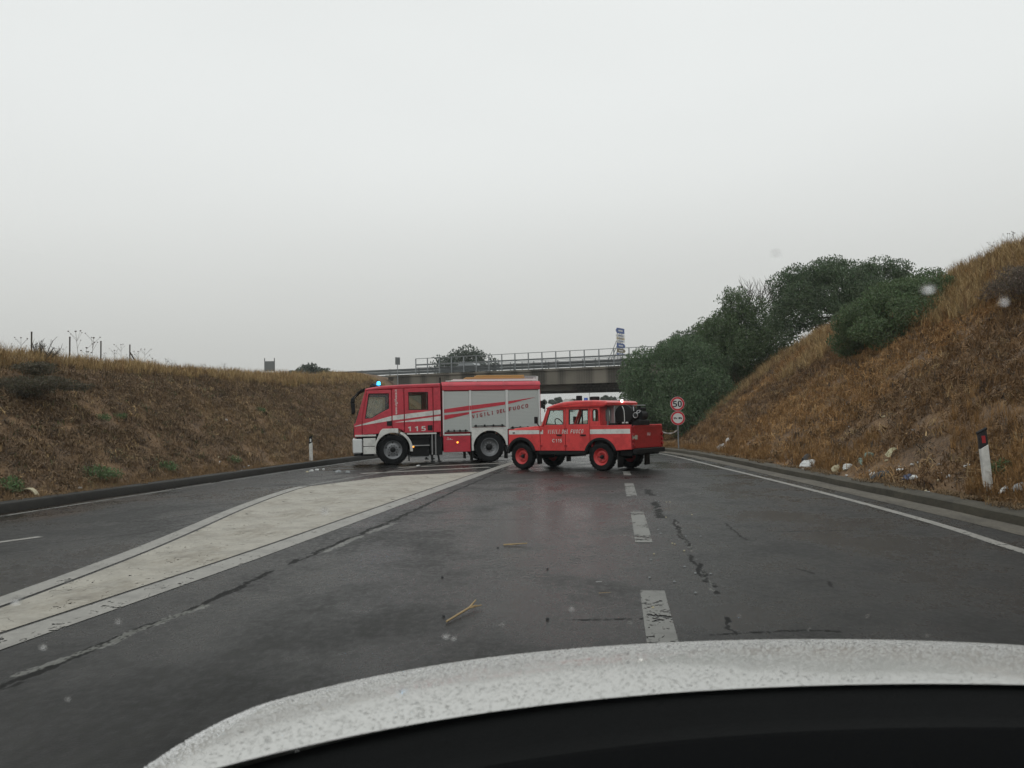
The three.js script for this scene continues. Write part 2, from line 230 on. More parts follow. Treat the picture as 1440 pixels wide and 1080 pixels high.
// painted island
const islR = poly([[-20, -6.6], [0, -3.93], [4.99, -3.21], [6.36, -2.98], [8.92, -2.57], [15.3, -1.68], [23.7, -0.48], [25.6, -0.17], [36, 1.4]]);
const islL = poly([[-20, -4.2], [0, -4.2], [6.56, -4.25], [9.26, -4.38], [14.0, -4.86], [17.5, -5.03], [18.6, -4.93], [22, -4.2], [30, -2.3]]);
part(road, 'island_border', ribbon(sample((d) => islR(d) - 0.15, -15, 32, 80), 0.30), M.paint);
part(road, 'island_border', ribbon(sample((d) => islL(d) + 0.11, -15, 18.4, 60), 0.22), M.paint);
part(road, 'island_border', ribbon(sample((d) => islL(d) + 0.07, 18.5, 30, 20), 0.13), M.paintWorn);
{ const l = sample((d) => islL(d) + 0.27, -15, 18.4, 40), r = sample((d) => islR(d) - 0.35, -15, 22.6, 50).reverse(); part(road, 'island_fill', flatPoly([...l, [-3.3, 21.6], ...r]), M.island); }
const stripe = (a, b, w) => { const p = onGround(...a), q = onGround(...b); part(road, 'hatch_stripe', ribbon([[p[0], -p[2]], [(p[0] + q[0]) / 2, -(p[2] + q[2]) / 2], [q[0], -q[2]]], w), M.paint); };
stripe([508, 666], [688, 657], 0.36); stripe([560, 657.5], [703, 651.5], 0.42); stripe([590, 651.5], [716, 647], 0.42); stripe([625, 646.5], [724, 643.5], 0.42);

// ------------------------------------------------------------------ the overpass
const BA = new THREE.Vector2(-10.7, 88), BB = new THREE.Vector2(14, 75), bu = BB.clone().sub(BA).normalize(), BY = 7.0, BSL = -0.0145;
const overpass = thing('overpass', 'concrete road overpass with grey metal railings behind the fire vehicles', 'bridge', [BA.x, BY, -BA.y], Math.atan2(bu.y, bu.x));
{ // local x along the bridge (left to right), z toward the camera side positive; tilt by the slope
  const L = 46, W = 11, sl = new THREE.Matrix4().makeShear(BSL, 0, 0, 0, 0, 0); const add = (n, g, m) => part(overpass, n, g.applyMatrix4(sl), m);
  const face = bx(-3, L, -1.5, -0.12, -0.35, 0, 0); planarUV(face, 0.12, 0, 1); add('fascia_beam', face, M.bridge);
  add('fascia_beam', planarUV(bx(-3, L, -1.5, -0.12, -W, -W + 0.35), 0.12, 0, 1), M.bridge);
  add('kerb_beam', planarUV(bx(-4, L, -0.12, 0.1, -0.6, 0.12), 0.12, 0, 1), M.bridge);
  add('kerb_beam', planarUV(bx(-4, L, -0.12, 0.1, -W - 0.12, -W + 0.6), 0.12, 0, 1), M.bridge);
  add('deck', bx(-4, L, -0.5, -0.06, -W + 0.36, -0.36), M.bridge);
  for (let k = 0; k < 5; k++) add('girder', bx(0, 26, -2.1, -0.51, -1.2 - k * 2.1 - 0.5, -1.2 - k * 2.1), M.bridge);
  add('abutment', planarUV(bx(-4, 1.2, -7.5, -1.52, -W, 0.3), 0.12, 0, 1), M.bridge); add('abutment', planarUV(bx(25.5, 30, -7.5, -1.52, -W, 0.3), 0.12, 0, 1), M.bridge);
  for (const z of [-0.12, -W + 0.12]) {
    for (let x = 0, i = 0; x < 40; x += 1.555, i++) { const p = add('railing_post', bx(x - 0.045, x + 0.045, 0.1, 1.82, z - 0.05, z + 0.05), M.galv); }
    add('top_rail', bx(0, 40, 1.80, 1.86, z - 0.03, z + 0.03), M.galv); add('middle_rail', bx(0, 40, 1.06, 1.22, z - 0.08, z - 0.05), M.rail); add('lower_rail', bx(0, 40, 0.80, 0.85, z - 0.08, z - 0.05), M.rail);
    const zz = z < -5 ? z + 0.3 : z - 0.5;
    for (const y of [0.22, 0.52]) add('crash_barrier', ext([[0, y], [0.08, y + 0.07], [0, y + 0.14], [0.08, y + 0.21], [0, y + 0.28], [-0.02, y + 0.28], [0.05, y + 0.21], [-0.02, y + 0.14], [0.05, y + 0.07], [-0.02, y]], 0, 64).rotateY(Math.PI / 2).translate(-22, 0, zz), M.rail);
    for (let x = -20; x < 42; x += 4) add('barrier_post', bx(x - 0.05, x + 0.05, -0.25, 0.85, zz - 0.16, zz - 0.03), M.rail);
  }
}
const onBridge = (s, y, back) => new THREE.Vector3(BA.x + bu.x * s - bu.y * back, BY + BSL * s + y, -(BA.y + bu.y * s - bu.x * -back));

// ------------------------------------------------------------------ vehicle materials
const fine = dataTex(256, (u, v) => fbm(u * 16, v * 16, 4, 16));
const grime = dataTex(512, (u, v) => { const a = fbm(u * 4, v * 4, 5, 4), b = fbm(u * 16 + 5, v * 16, 4, 16), c = vnoise(u * 128, v * 128, 128), k = smooth(0.42, 0.7, a * 0.6 + b * 0.4), q = 1 - 0.22 * k - 0.10 * (c - 0.5) * (0.4 + k); return [s255(Math.min(1, q * 0.97)), s255(Math.min(1, q * 0.965)), s255(Math.min(1, q * 0.95))]; }, { srgb: true });
M.red = mat(0.56, 0.036, 0.062, 0.35, { clearcoat: 0.4, clearcoatRoughness: 0.25, map: grime });
M.redDark = mat(0.30, 0.016, 0.026, 0.4);
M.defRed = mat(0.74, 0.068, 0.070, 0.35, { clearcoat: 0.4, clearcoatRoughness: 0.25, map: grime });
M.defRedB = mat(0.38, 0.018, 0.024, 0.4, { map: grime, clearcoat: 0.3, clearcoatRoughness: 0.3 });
M.rimRed = mat(0.50, 0.045, 0.045, 0.5);
M.white = mat(0.72, 0.73, 0.71, 0.4, { map: grime });
M.lightGrey = mat(0.64, 0.66, 0.65, 0.45);
const slatBump = dataTex(64, (u, v) => 0.5 + 0.5 * Math.cos(v * Math.PI * 2));
slatBump.repeat.set(1, 1);
M.shutter = mat(0.46, 0.49, 0.475, 0.5, { metalness: 0.1, bumpMap: slatBump, bumpScale: 0.002 });
M.black = mat(0.009, 0.010, 0.011, 0.6, { specularIntensity: 0.6 });
M.rubber = mat(0.009, 0.010, 0.011, 0.85, { specularIntensity: 0.4, bumpMap: fine, bumpScale: 0.003 });
M.dark = mat(0.012, 0.013, 0.014, 0.8, { specularIntensity: 0.5 });
M.steel = mat(0.42, 0.43, 0.44, 0.35, { metalness: 0.7 });
M.rimGrey = mat(0.22, 0.23, 0.24, 0.45, { metalness: 0.4 });
M.chrome = mat(0.6, 0.62, 0.63, 0.2, { metalness: 0.9 });
M.wood = mat(0.50, 0.30, 0.11, 0.6);
M.glass = new THREE.MeshPhysicalMaterial({ color: lin(0.92, 0.955, 0.94), roughness: 0.03, transmission: 1, thickness: 0, ior: 1.5 });
M.lens = mat(0.70, 0.73, 0.73, 0.12, { clearcoat: 1, clearcoatRoughness: 0.05 });
const emit = (r, g, b, k) => new THREE.MeshStandardMaterial({ color: lin(r, g, b), emissive: lin(r, g, b), emissiveIntensity: k, roughness: 0.3 });
M.blueLit = emit(0.05, 0.55, 1.0, 3); M.blueLens = mat(0.06, 0.16, 0.55, 0.2); M.amberLit = emit(1.0, 0.35, 0.04, 2.6); M.whiteLit = emit(1, 0.98, 0.92, 0.9);
const sideOf = (f) => [-1, 1].map(f);
const zz = (s, a, b) => (s < 0 ? [-a, -b] : [b, a]); // from outside a to inside b
function wheel(parent, x, y, z, out, r, w, kind) { // out = -1: outer face toward -z
  const tread = Array.from({ length: 2 }, () => 0);
  const prof = [[r * 0.60, -w * 0.42], [r * 0.80, -w * 0.5], [r * 0.93, -w * 0.47], [r * 0.985, -w * 0.38], [r, -w * 0.2], [r, w * 0.2], [r * 0.985, w * 0.38], [r * 0.93, w * 0.47], [r * 0.80, w * 0.5], [r * 0.60, w * 0.42], [r * 0.58, 0], [r * 0.60, -w * 0.42]];
  const wh = new THREE.Group(); wh.name = 'wheel'; wh.position.set(x, y, z); if (out > 0) wh.rotation.y = Math.PI; parent.add(wh);
  const lugs = []; for (let i = 0; i < 26; i++) { const a = i / 26 * Math.PI * 2; for (const q of [-1, 1]) { const b = new THREE.BoxGeometry(r * 0.10, 0.022, w * 0.36); b.rotateY(q * 0.5); b.translate(0, r - 0.004, q * w * 0.22); b.rotateZ(a + q * 0.1); lugs.push(b); } }
  part(wh, 'tyre', merge([lathe(prof, 36), ...lugs]), M.rubber);
  if (kind === 'red') {
    part(wh, 'rim', lathe([[0.012, -w * 0.10], [r * 0.22, -w * 0.12], [r * 0.30, -w * 0.22], [r * 0.40, -w * 0.20], [r * 0.44, -w * 0.06], [r * 0.54, -w * 0.30], [r * 0.60, -w * 0.44], [r * 0.62, -w * 0.40], [r * 0.56, 0.02], [0.012, 0.02]], 30), M.rimRed);
    part(wh, 'hub', merge([lathe([[0.001, -w * 0.40], [r * 0.11, -w * 0.38], [r * 0.14, -w * 0.2], [r * 0.16, -w * 0.1]], 16), ...Array.from({ length: 5 }, (_, i) => { const a = i * 1.2566; return new THREE.CylinderGeometry(0.013, 0.013, 0.03, 6).rotateX(Math.PI / 2).translate(Math.cos(a) * r * 0.25, Math.sin(a) * r * 0.25, -w * 0.22); })]), M.black);
  } else if (kind === 'front') {
    part(wh, 'rim', lathe([[0.02, -w * 0.30], [r * 0.30, -w * 0.32], [r * 0.36, -w * 0.26], [r * 0.50, -w * 0.16], [r * 0.56, -w * 0.36], [r * 0.61, -w * 0.44], [r * 0.61, -w * 0.38], [r * 0.55, 0.03], [0.02, 0.03]], 30), M.rimGrey);
    part(wh, 'hub', lathe([[0.001, -w * 0.52], [r * 0.15, -w * 0.5], [r * 0.18, -w * 0.34], [r * 0.18, -w * 0.2]], 20), M.black);
    const nuts = []; for (let i = 0; i < 10; i++) { const a = i / 10 * 6.283; nuts.push(new THREE.CylinderGeometry(0.016, 0.018, 0.05, 6).rotateX(Math.PI / 2).translate(Math.cos(a) * r * 0.27, Math.sin(a) * r * 0.27, -w * 0.34)); const vent = new THREE.CylinderGeometry(0.03, 0.03, 0.012, 10).rotateX(Math.PI / 2).translate(Math.cos(a + 0.3) * r * 0.45, Math.sin(a + 0.3) * r * 0.45, -w * 0.205); if (i % 2 === 0) nuts.push(vent); }
    part(wh, 'wheel_nuts', merge(nuts), M.dark).userData.kind = 'stuff';
  } else {
    part(wh, 'rim', lathe([[0.02, w * 0.02], [r * 0.36, 0.0], [r * 0.42, -w * 0.10], [r * 0.54, -w * 0.12], [r * 0.56, -w * 0.40], [r * 0.62, -w * 0.46], [r * 0.62, -w * 0.38], [r * 0.57, 0.06], [0.02, 0.06]], 30), M.rimGrey);
    part(wh, 'hub', lathe([[0.001, -w * 0.36], [r * 0.17, -w * 0.34], [r * 0.22, -w * 0.1], [r * 0.22, w * 0.02]], 20), M.black);
    const nuts = []; for (let i = 0; i < 10; i++) { const a = i / 10 * 6.283; nuts.push(new THREE.CylinderGeometry(0.02, 0.022, 0.05, 6).rotateX(Math.PI / 2).translate(Math.cos(a) * r * 0.31, Math.sin(a) * r * 0.31, -0.03)); }
    part(wh, 'wheel_nuts', merge(nuts), M.steel).userData.kind = 'stuff';
  }
  return wh;
}
const shear = (g, k) => g.applyMatrix4(new THREE.Matrix4().set(1, k, 0, 0, 0, 1, 0, 0, 0, 0, 1, 0, 0, 0, 0, 1));
// lettering on a side: reads from the front of the vehicle (left side) or from its rear (right side)
function sideText(parent, name, s, xa, ya, xb, yb, h, W, m, slant = 0, fill = 0.66) {
  const L = Math.hypot(xb - xa, yb - ya), n = s.length, pitch = L / (n - 1 + fill), tilt = -Math.atan2(yb - ya, Math.abs(xb - xa));
  for (const side of [-1, 1]) {
    const all = []; for (let i = 0; i < n; i++) { const g = text(s[i], h); g.computeBoundingBox(); const b = g.boundingBox, w = b.max.x - b.min.x, want = s[i] === 'I' ? pitch * fill * 0.5 : s[i] === '1' ? pitch * fill * 0.7 : pitch * fill; g.translate(-b.min.x, 0, 0); g.scale(want / w, 1, 1); g.translate((pitch * fill - want) / 2 + i * pitch, 0, 0); all.push(g); }
    const g = merge(all); if (slant) shear(g, slant);
    if (side < 0) { g.rotateY(Math.PI); g.rotateZ(tilt); g.translate(xa, ya, -W); } else { g.rotateZ(tilt); g.translate(xb, yb, W - 0.002); }
    part(parent, name, g, m);
  }
}

// ------------------------------------------------------------------ the fire engine
{
  const t = thing('fire_engine', 'large red and silver fire engine parked across the road, blue light lit', 'fire engine', [-4.451, 0, -29.02], -2.9389);
  const W = 1.24, TH = 0.05;
  const fwin = [[0.82, 2.50], [0.12, 2.50], [0.12, 1.97], [0.47, 1.79], [0.72, 1.64], [0.95, 1.63]], rwin = [[-0.56, 2.53], [-1.25, 2.53], [-1.25, 1.90], [-0.56, 1.90]];
  for (const s of [-1, 1]) {
    const [a, b] = zz(s, W, W - TH);
    part(t, 'corner_panel', ext([[1.31, 1.00], [1.325, 1.38], [1.28, 1.46], [0.935, 2.61], [0.875, 2.61], [1.055, 1.60], [1.065, 1.00]], a, b, { bevel: 0.012 }), M.red);
    const fd = part(t, 'door', ext([[1.045, 1.08], [1.045, 1.45], [1.04, 1.60], [0.862, 2.61], [0.03, 2.63], [0.03, 1.28], ...arc(0, 0.52, 0.76, 85, 50, 8)], a, b, { holes: [fwin], bevel: 0.012 }), M.red);
    part(fd, 'door_handle', bx(0.20, 0.025, 1.37, 1.53, s * W, s * (W + 0.02), 0.01), M.black);
    part(fd, 'window_seal', ext([[0.85, 2.535], [0.085, 2.535], [0.085, 1.95], [0.46, 1.755], [0.71, 1.605], [0.985, 1.60]], ...zz(s, W - 0.012, W - 0.04), { holes: [[[0.79, 2.47], [0.15, 2.47], [0.15, 1.98], [0.48, 1.81], [0.72, 1.66], [0.92, 1.66]]] }), M.black);
    part(fd, 'window_pane', ext([[0.82, 2.50], [0.12, 2.50], [0.12, 1.95], [0.47, 1.77], [0.72, 1.62], [0.95, 1.60]], s * (W - 0.026), s * (W - 0.030)), M.glass);
    part(t, 'pillar_panel', ext([[0.012, 1.28], [0.012, 2.64], [-0.395, 2.66], [-0.395, 1.13], ...arc(0, 0.52, 0.76, 118, 92, 6)], a, b, { bevel: 0.012 }), M.red);
    const rd = part(t, 'door', ext([[-0.415, 1.11], [-0.415, 2.66], [-1.415, 2.68], [-1.415, 1.11]], a, b, { holes: [rwin], bevel: 0.012 }), M.red);
    part(rd, 'door_handle', bx(-1.22, -1.39, 1.18, 1.36, s * W, s * (W + 0.02), 0.01), M.black);
    part(rd, 'window_seal', ext([[-0.53, 2.56], [-1.28, 2.56], [-1.28, 1.87], [-0.53, 1.87]], ...zz(s, W - 0.012, W - 0.04), { holes: [[[-0.58, 2.505], [-1.225, 2.505], [-1.225, 1.925], [-0.58, 1.925]]] }), M.black);
    part(rd, 'window_pane', ext(rwin, s * (W - 0.026), s * (W - 0.030)), M.glass);
    part(t, 'pillar_panel', ext([[-1.435, 1.11], [-1.435, 2.68], [-1.69, 2.69], [-1.69, 1.11]], a, b, { bevel: 0.012 }), M.red);
    // white and red stripes on the cab
    const o = [s * (W + 0.001), s * (W + 0.005)];
    const cut = (x0, x1, up, lo) => ext([[x0, up(x0)], [x1, up(x1)], [x1, lo(x1)], [x0, lo(x0)]], ...o);
    const upU = (x) => (x > 0 ? lerp(1.72, 1.385, x / 1.3) : lerp(1.72, 1.90, -x / 1.69)), loU = (x) => (x > 0 ? lerp(1.555, 1.365, x / 1.3) : lerp(1.555, 1.74, -x / 1.69)), upL = (x) => lerp(1.485, 1.68, (-x - 0.07) / 1.62), loL = (x) => lerp(1.48, 1.52, (-x - 0.07) / 1.62);
    for (const [x0, x1] of [[1.305, 1.075], [1.035, 0.04], [0.0, -0.39], [-0.425, -1.41], [-1.44, -1.685]]) part(t, 'white_stripe', cut(x0, x1, upU, loU), M.white);
    for (const [x0, x1] of [[-0.09, -0.39], [-0.425, -1.41], [-1.44, -1.685]]) part(t, 'white_stripe', cut(x0, x1, upL, loL), M.white);
    part(t, 'side_moulding', bx(1.30, 0.58, 1.015, 1.075, s * W, s * (W + 0.012), 0.005), M.white); part(t, 'side_moulding', bx(-0.50, -1.53, 1.045, 1.095, s * (W - 0.03), s * (W + 0.012), 0.005), M.white);
    // bumper wrap, headlight, front mudguard
    part(t, 'bumper_panel', ext([[1.02, 0.40], [1.02, 0.655], [0.585, 0.655], [0.60, 0.40]], ...zz(s, W, W - 0.1), { bevel: 0.015 }), M.white);
    part(t, 'bumper_panel', ext([[1.02, 0.675], [1.02, 0.95], [0.60, 0.95], [0.585, 0.675]], ...zz(s, W, W - 0.1), { bevel: 0.015 }), M.white);
    part(t, 'headlight', bx(1.05, 1.38, 0.43, 0.94, s * (W - 0.42), s * (W - 0.004), 0.05), M.lens);
    part(t, 'mudguard', ext([[0.60, 0.40], [0.625, 0.74], [0.43, 1.20], [0.35, 1.27], [-0.19, 1.27], [-0.19, 1.10], ...arc(0, 0.52, 0.60, 108, -11, 14)], ...zz(s, W + 0.03, W - 0.30), { bevel: 0.02 }), M.white);
    part(t, 'mudguard', ext(ringSector(0, 0.52, 0.60, 0.69, 114, 186, 10), ...zz(s, W + 0.02, W - 0.30), { bevel: 0.015 }), M.white);
    part(t, 'mud_flap', bx(-0.55, -0.575, 0.12, 0.5, s * (W - 0.36), s * (W - 0.02)), M.black);
    wheel(t, 0, 0.53, s * (W - 0.19), s, 0.53, 0.31, 'front'); wheel(t, -3.44, 0.53, s * (W - 0.21), s, 0.53, 0.31, 'rear'); wheel(t, -3.44, 0.53, s * (W - 0.54), s, 0.53, 0.29, 'rear');
    // mirrors
    part(t, 'mirror_arm', merge([bar([1.05, 2.66, s * 1.1], [1.42, 2.30, s * 1.34], 0.022), bar([1.42, 2.30, s * 1.34], [1.38, 1.86, s * 1.36], 0.018)]), M.black);
    part(t, 'mirror', bx(1.28, 1.40, 1.83, 2.16, s * 1.28, s * 1.48, 0.03), M.black); part(t, 'mirror', bx(1.29, 1.40, 2.18, 2.36, s * 1.28, s * 1.46, 0.03), M.black);
    // fittings below the cab
    part(t, 'battery_box', bx(-0.62, -1.28, 0.28, 1.03, s * (W - 0.12), s * (W - 0.62), 0.02), M.dark); part(t, 'step', bx(-0.60, -1.28, 0.64, 0.67, s * (W - 0.11), s * (W - 0.03)), M.steel); part(t, 'step', bx(-0.62, -1.28, 0.235, 0.265, s * (W - 0.5), s * (W - 0.02)), M.rimGrey);
    for (const x of [-1.375, -1.50]) part(t, 'air_pipe', bar([x, 0.32, s * (W - 0.05)], [x, 1.04, s * (W - 0.05)], 0.026, 10), M.steel);
    part(t, 'equipment_case', bx(-1.31, -1.74, 0.30, 1.06, s * (W - 0.09), s * 0.6, 0.02), M.black);
    for (const x of [-1.38, -1.62]) part(t, 'stabiliser_leg', merge([bar([x + 0.04, 0.34, s * (W - 0.12)], [x, 0.10, s * (W - 0.10)], 0.035, 8), bx(x - 0.08, x + 0.06, 0.055, 0.10, s * (W - 0.18), s * (W - 0.03), 0.01)]), M.black);
    const amber = part(t, 'marker_lamp', new THREE.SphereGeometry(0.035, 12, 8).scale(1, 1, 0.6).translate(-0.71, 0.62, s * (W - 0.09)), M.amberLit);
    // equipment body: roller shutters in light frames
    for (const [x0, x1, y0, y1] of [[-1.815, -2.71, 1.10, 2.545], [-2.80, -4.035, 1.26, 2.55], [-4.14, -5.255, 1.17, 2.56]]) {
      const g = bx(x0, x1, y0, y1, s * (W - 0.035), s * (W - 0.075)); planarUV(g, 20, 0, 1); const sh = part(t, 'roller_shutter', g, M.shutter);
      const yb = y0 + 0.035, pb = [bar([x0 - 0.06, yb, s * (W + 0.03)], [x1 + 0.06, yb, s * (W + 0.03)], 0.016, 8)]; const n = x0 - x1 > 1 ? 4 : 4; for (let i = 0; i < n; i++) { const x = lerp(x0 - 0.14, x1 + 0.14, i / (n - 1)); pb.push(bx(x - 0.025, x + 0.025, yb - 0.025, yb + 0.045, s * (W - 0.04), s * (W + 0.04), 0.006)); }
      part(sh, 'pull_bar', merge(pb), M.black);
    }
    for (const [x0, x1, y0] of [[-1.762, -1.81, 0.98], [-2.715, -2.795, 1.09], [-4.04, -4.135, 1.16], [-5.26, -5.32, 0.6]]) part(t, 'shutter_frame', bx(x0, x1, y0, 2.57, s * (W - 0.09), s * W, 0.01), M.lightGrey);
    part(t, 'skirt_panel', bx(-1.77, -2.735, 0.39, 0.955, s * (W - 0.05), s * W, 0.015), M.red); part(t, 'skirt_strip', bx(-1.815, -2.735, 0.97, 1.025, s * (W - 0.05), s * (W + 0.01), 0.005), M.white);
    part(t, 'marker_lamp', new THREE.SphereGeometry(0.034, 12, 8).scale(1, 1, 0.6).translate(-2.27, 0.73, s * (W + 0.004)), M.amberLit);
    part(t, 'wheel_arch_panel', ext([[-2.78, 0.42], [-2.78, 1.235], [-4.09, 1.235], [-4.09, 0.58], ...arc(-3.44, 0.52, 0.60, 174, 8, 18), [-2.86, 0.42]], ...zz(s, W + 0.004, W - 0.10), { bevel: 0.012 }), M.white);
    part(t, 'skirt_panel', bx(-4.12, -5.30, 0.52, 1.14, s * (W - 0.05), s * W, 0.015), M.red);
    part(t, 'mud_flap', bx(-2.80, -2.83, 0.07, 0.50, s * (W - 0.60), s * (W - 0.06)), M.black); part(t, 'mud_flap', bx(-4.06, -4.09, 0.10, 0.6, s * (W - 0.60), s * (W - 0.06)), M.black);
    // red flashes on the shutters
    const z0 = s * (W - 0.034), z1 = s * (W - 0.028), fl = (pts) => part(t, 'red_flash', ext(pts, z0, z1), M.red), zf = [s * (W + 0.001), s * (W + 0.005)];
    fl([[-1.815, 1.91], [-2.71, 2.025], [-2.71, 1.865], [-1.815, 1.78]]); fl([[-2.80, 2.03], [-4.035, 2.15], [-4.035, 2.045], [-2.80, 1.875]]); fl([[-4.14, 2.16], [-5.16, 2.295], [-4.14, 2.06]]);
    fl([[-1.815, 1.70], [-2.71, 1.80], [-2.71, 1.725], [-1.815, 1.54]]); fl([[-2.80, 1.81], [-3.42, 1.865], [-2.80, 1.745]]);
    part(t, 'red_flash', ext([[-2.72, 2.022], [-2.79, 2.03], [-2.79, 1.875], [-2.72, 1.865]], ...zf), M.red);
    part(t, 'service_mark', merge([bx(-1.88, -2.10, 0.83, 0.842, s * W, s * (W + 0.004)), ext(ringSector(-1.93, 0.875, 0.018, 0.034, 10, 200, 6), ...zf), bx(-1.99, -2.03, 0.855, 0.875, s * W, s * (W + 0.004))]), M.white);
    // ladder rack rail on the roof edge
    part(t, 'roof_rail', merge([bar([-1.9, 2.915, s * 1.08], [-5.25, 2.915, s * 1.08], 0.018), ...[-2.0, -3.0, -4.0, -5.1].map((x) => bar([x, 2.86, s * 1.08], [x, 2.915, s * 1.08], 0.014, 6))]), M.lightGrey);
  }
  part(t, 'cab_roof', ext([[0.95, 2.60], [0.93, 2.67], [0.80, 2.70], [0.37, 2.77], [-0.29, 2.805], [-1.0, 2.825], [-1.70, 2.84], [-1.70, 2.69], [0.0, 2.645], [0.80, 2.62]], -W, W, { bevel: 0.045 }), M.red);
  part(t, 'front_panel', bx(1.24, 1.325, 0.98, 1.47, -W + 0.03, W - 0.03, 0.03), M.red);
  part(t, 'grille', bx(1.31, 1.345, 1.02, 1.30, -0.8, 0.8, 0.01), M.black);
  part(t, 'bumper', bx(1.08, 1.37, 0.38, 0.95, -W + 0.43, W - 0.43, 0.05), M.white);
  part(t, 'bumper_skirt', bx(0.65, 1.33, 0.34, 0.395, -W + 0.05, W - 0.05, 0.02), M.dark);
  { const dx = -0.35, dy = 1.15, L = Math.hypot(dx, dy); const g = new THREE.BoxGeometry(L, 0.008, 2 * W - 0.14); g.rotateZ(Math.atan2(dy, dx)); part(t, 'windscreen', g.translate(1.105, 2.035, 0), M.glass); part(t, 'wiper', bar([1.30, 1.48, -0.5], [1.16, 1.95, -0.1], 0.012), M.black); part(t, 'sun_visor', new THREE.BoxGeometry(0.30, 0.03, 2 * W - 0.1).rotateZ(-0.5).translate(1.07, 2.62, 0), M.black); }
  part(t, 'cab_back_wall', bx(-1.66, -1.70, 0.95, 2.70, -W + 0.052, W - 0.052), M.redDark);
  part(t, 'cab_floor', bx(1.24, -1.65, 0.90, 0.98, -W + 0.06, W - 0.06), M.dark);
  part(t, 'dashboard', bx(1.2, 0.85, 0.98, 1.55, -W + 0.08, W - 0.08, 0.06), M.black);
  for (const z of [-0.75, 0.75]) part(t, 'seat', merge([bx(0.1, 0.62, 1.0, 1.32, z - 0.26, z + 0.26, 0.05), bx(0.02, 0.16, 1.25, 2.0, z - 0.26, z + 0.26, 0.05), bx(0.03, 0.13, 2.0, 2.22, z - 0.14, z + 0.14, 0.04)]), M.black);
  part(t, 'rear_bench', merge([bx(-1.15, -1.62, 1.0, 1.36, -1.0, 1.0, 0.05), bx(-1.50, -1.64, 1.36, 1.78, -1.0, 1.0, 0.05)]), M.black);
  part(t, 'steering_wheel', new THREE.TorusGeometry(0.24, 0.02, 6, 20).rotateY(Math.PI / 2).rotateZ(-0.9).translate(0.78, 1.62, -0.72), M.black);
  part(t, 'chassis', merge([bx(1.0, -5.2, 0.62, 0.90, -0.55, -0.38), bx(1.0, -5.2, 0.62, 0.90, 0.38, 0.55), bx(-0.1, 0.1, 0.45, 0.62, -0.95, 0.95), bx(-3.56, -3.32, 0.42, 0.66, -0.9, 0.9), bx(-0.6, -3.0, 0.40, 0.64, -0.3, 0.3)]), M.dark);
  // equipment body
  part(t, 'body_core', bx(-1.80, -5.29, 1.24, 2.60, -W + 0.078, W - 0.078), M.redDark);
  part(t, 'body_core', bx(-1.80, -2.74, 0.42, 1.235, -W + 0.078, W - 0.078), M.redDark); part(t, 'body_core', bx(-4.16, -5.29, 0.55, 1.235, -W + 0.078, W - 0.078), M.redDark);
  part(t, 'body_front', bx(-1.745, -1.79, 0.95, 2.60, -W + 0.02, W - 0.02), M.redDark);
  part(t, 'roof_band', bx(-1.75, -5.33, 2.575, 2.735, -W, W, 0.02), M.red);
  part(t, 'roof_cap', ext([[-W - 0.012, 2.74], [-W + 0.02, 2.80], [-W + 0.12, 2.885], [W - 0.12, 2.885], [W - 0.02, 2.80], [W + 0.012, 2.74]], 0, 3.60, { bevel: 0.01 }).rotateY(-Math.PI / 2).translate(-1.745, 0, 0), M.red);
  part(t, 'rear_panel', bx(-5.30, -5.34, 0.55, 2.58, -W + 0.03, W - 0.03), M.red);
  part(t, 'rear_shutter', bx(-5.341, -5.352, 0.95, 2.45, -0.85, 0.85), M.shutter);
  part(t, 'rear_bumper', bx(-5.30, -5.45, 0.48, 0.62, -1.15, 1.15, 0.02), M.dark);
  for (const s of [-1, 1]) part(t, 'rear_lamp', merge([new THREE.CylinderGeometry(0.08, 0.08, 0.07, 18).rotateZ(Math.PI / 2).translate(-5.47, 2.11, s * 1.17), new THREE.CylinderGeometry(0.08, 0.08, 0.07, 18).rotateZ(Math.PI / 2).translate(-5.47, 1.94, s * 1.17), bx(-5.34, -5.44, 1.90, 2.16, s * 1.12, s * 1.20)]), M.black);
  part(t, 'snorkel_pipe', bar([-1.715, 2.2, -0.95], [-1.715, 3.06, -0.95], 0.028, 10), M.dark);
  // beacons
  for (const s of [-1, 1]) { const b = part(t, 'beacon_base', bx(0.36, 0.76, 2.745, 2.815, s * 0.95, s * 0.55, 0.02), M.black); part(b, 'beacon_light', new THREE.CylinderGeometry(0.055, 0.07, 0.13, 16).translate(0.45, 2.875, s * 0.75), s < 0 ? M.blueLit : M.blueLens); part(b, 'beacon_cover', new THREE.CylinderGeometry(0.06, 0.08, 0.07, 14).translate(0.64, 2.84, s * 0.75), M.black); }
  { const l = new THREE.PointLight(new THREE.Color(0.1, 0.55, 1), 0.25, 0, 2); l.shadow.radius = 4; l.position.set(0.45, 2.88, -0.90); l.castShadow = true; t.add(l); }
  sideText(t, 'lettering', '115', -0.50, 1.16, -1.15, 1.165, 0.17, W + 0.006, M.white, 0, 0.6);
  sideText(t, 'lettering', 'VIGILI', -2.82, 1.565, -3.60, 1.70, 0.125, W - 0.026, M.redDark, 0.1); sideText(t, 'lettering', 'DEL', -3.72, 1.72, -4.03, 1.775, 0.13, W - 0.026, M.redDark, 0.1); sideText(t, 'lettering', 'FUOCO', -4.16, 1.80, -4.88, 1.93, 0.135, W - 0.026, M.redDark, 0.1);
  for (const s of [-1, 1]) { const g = text('www.vigilfuoco.it', 0.075); g.rotateZ(Math.PI / 2); if (s < 0) g.rotateY(Math.PI); part(t, 'lettering', g.translate(-0.16, 1.76, s * (W + 0.001)), M.white); }
  // roof ladder: aluminium ladder with wooden rails on top
  const lad = []; const zl = -0.80;
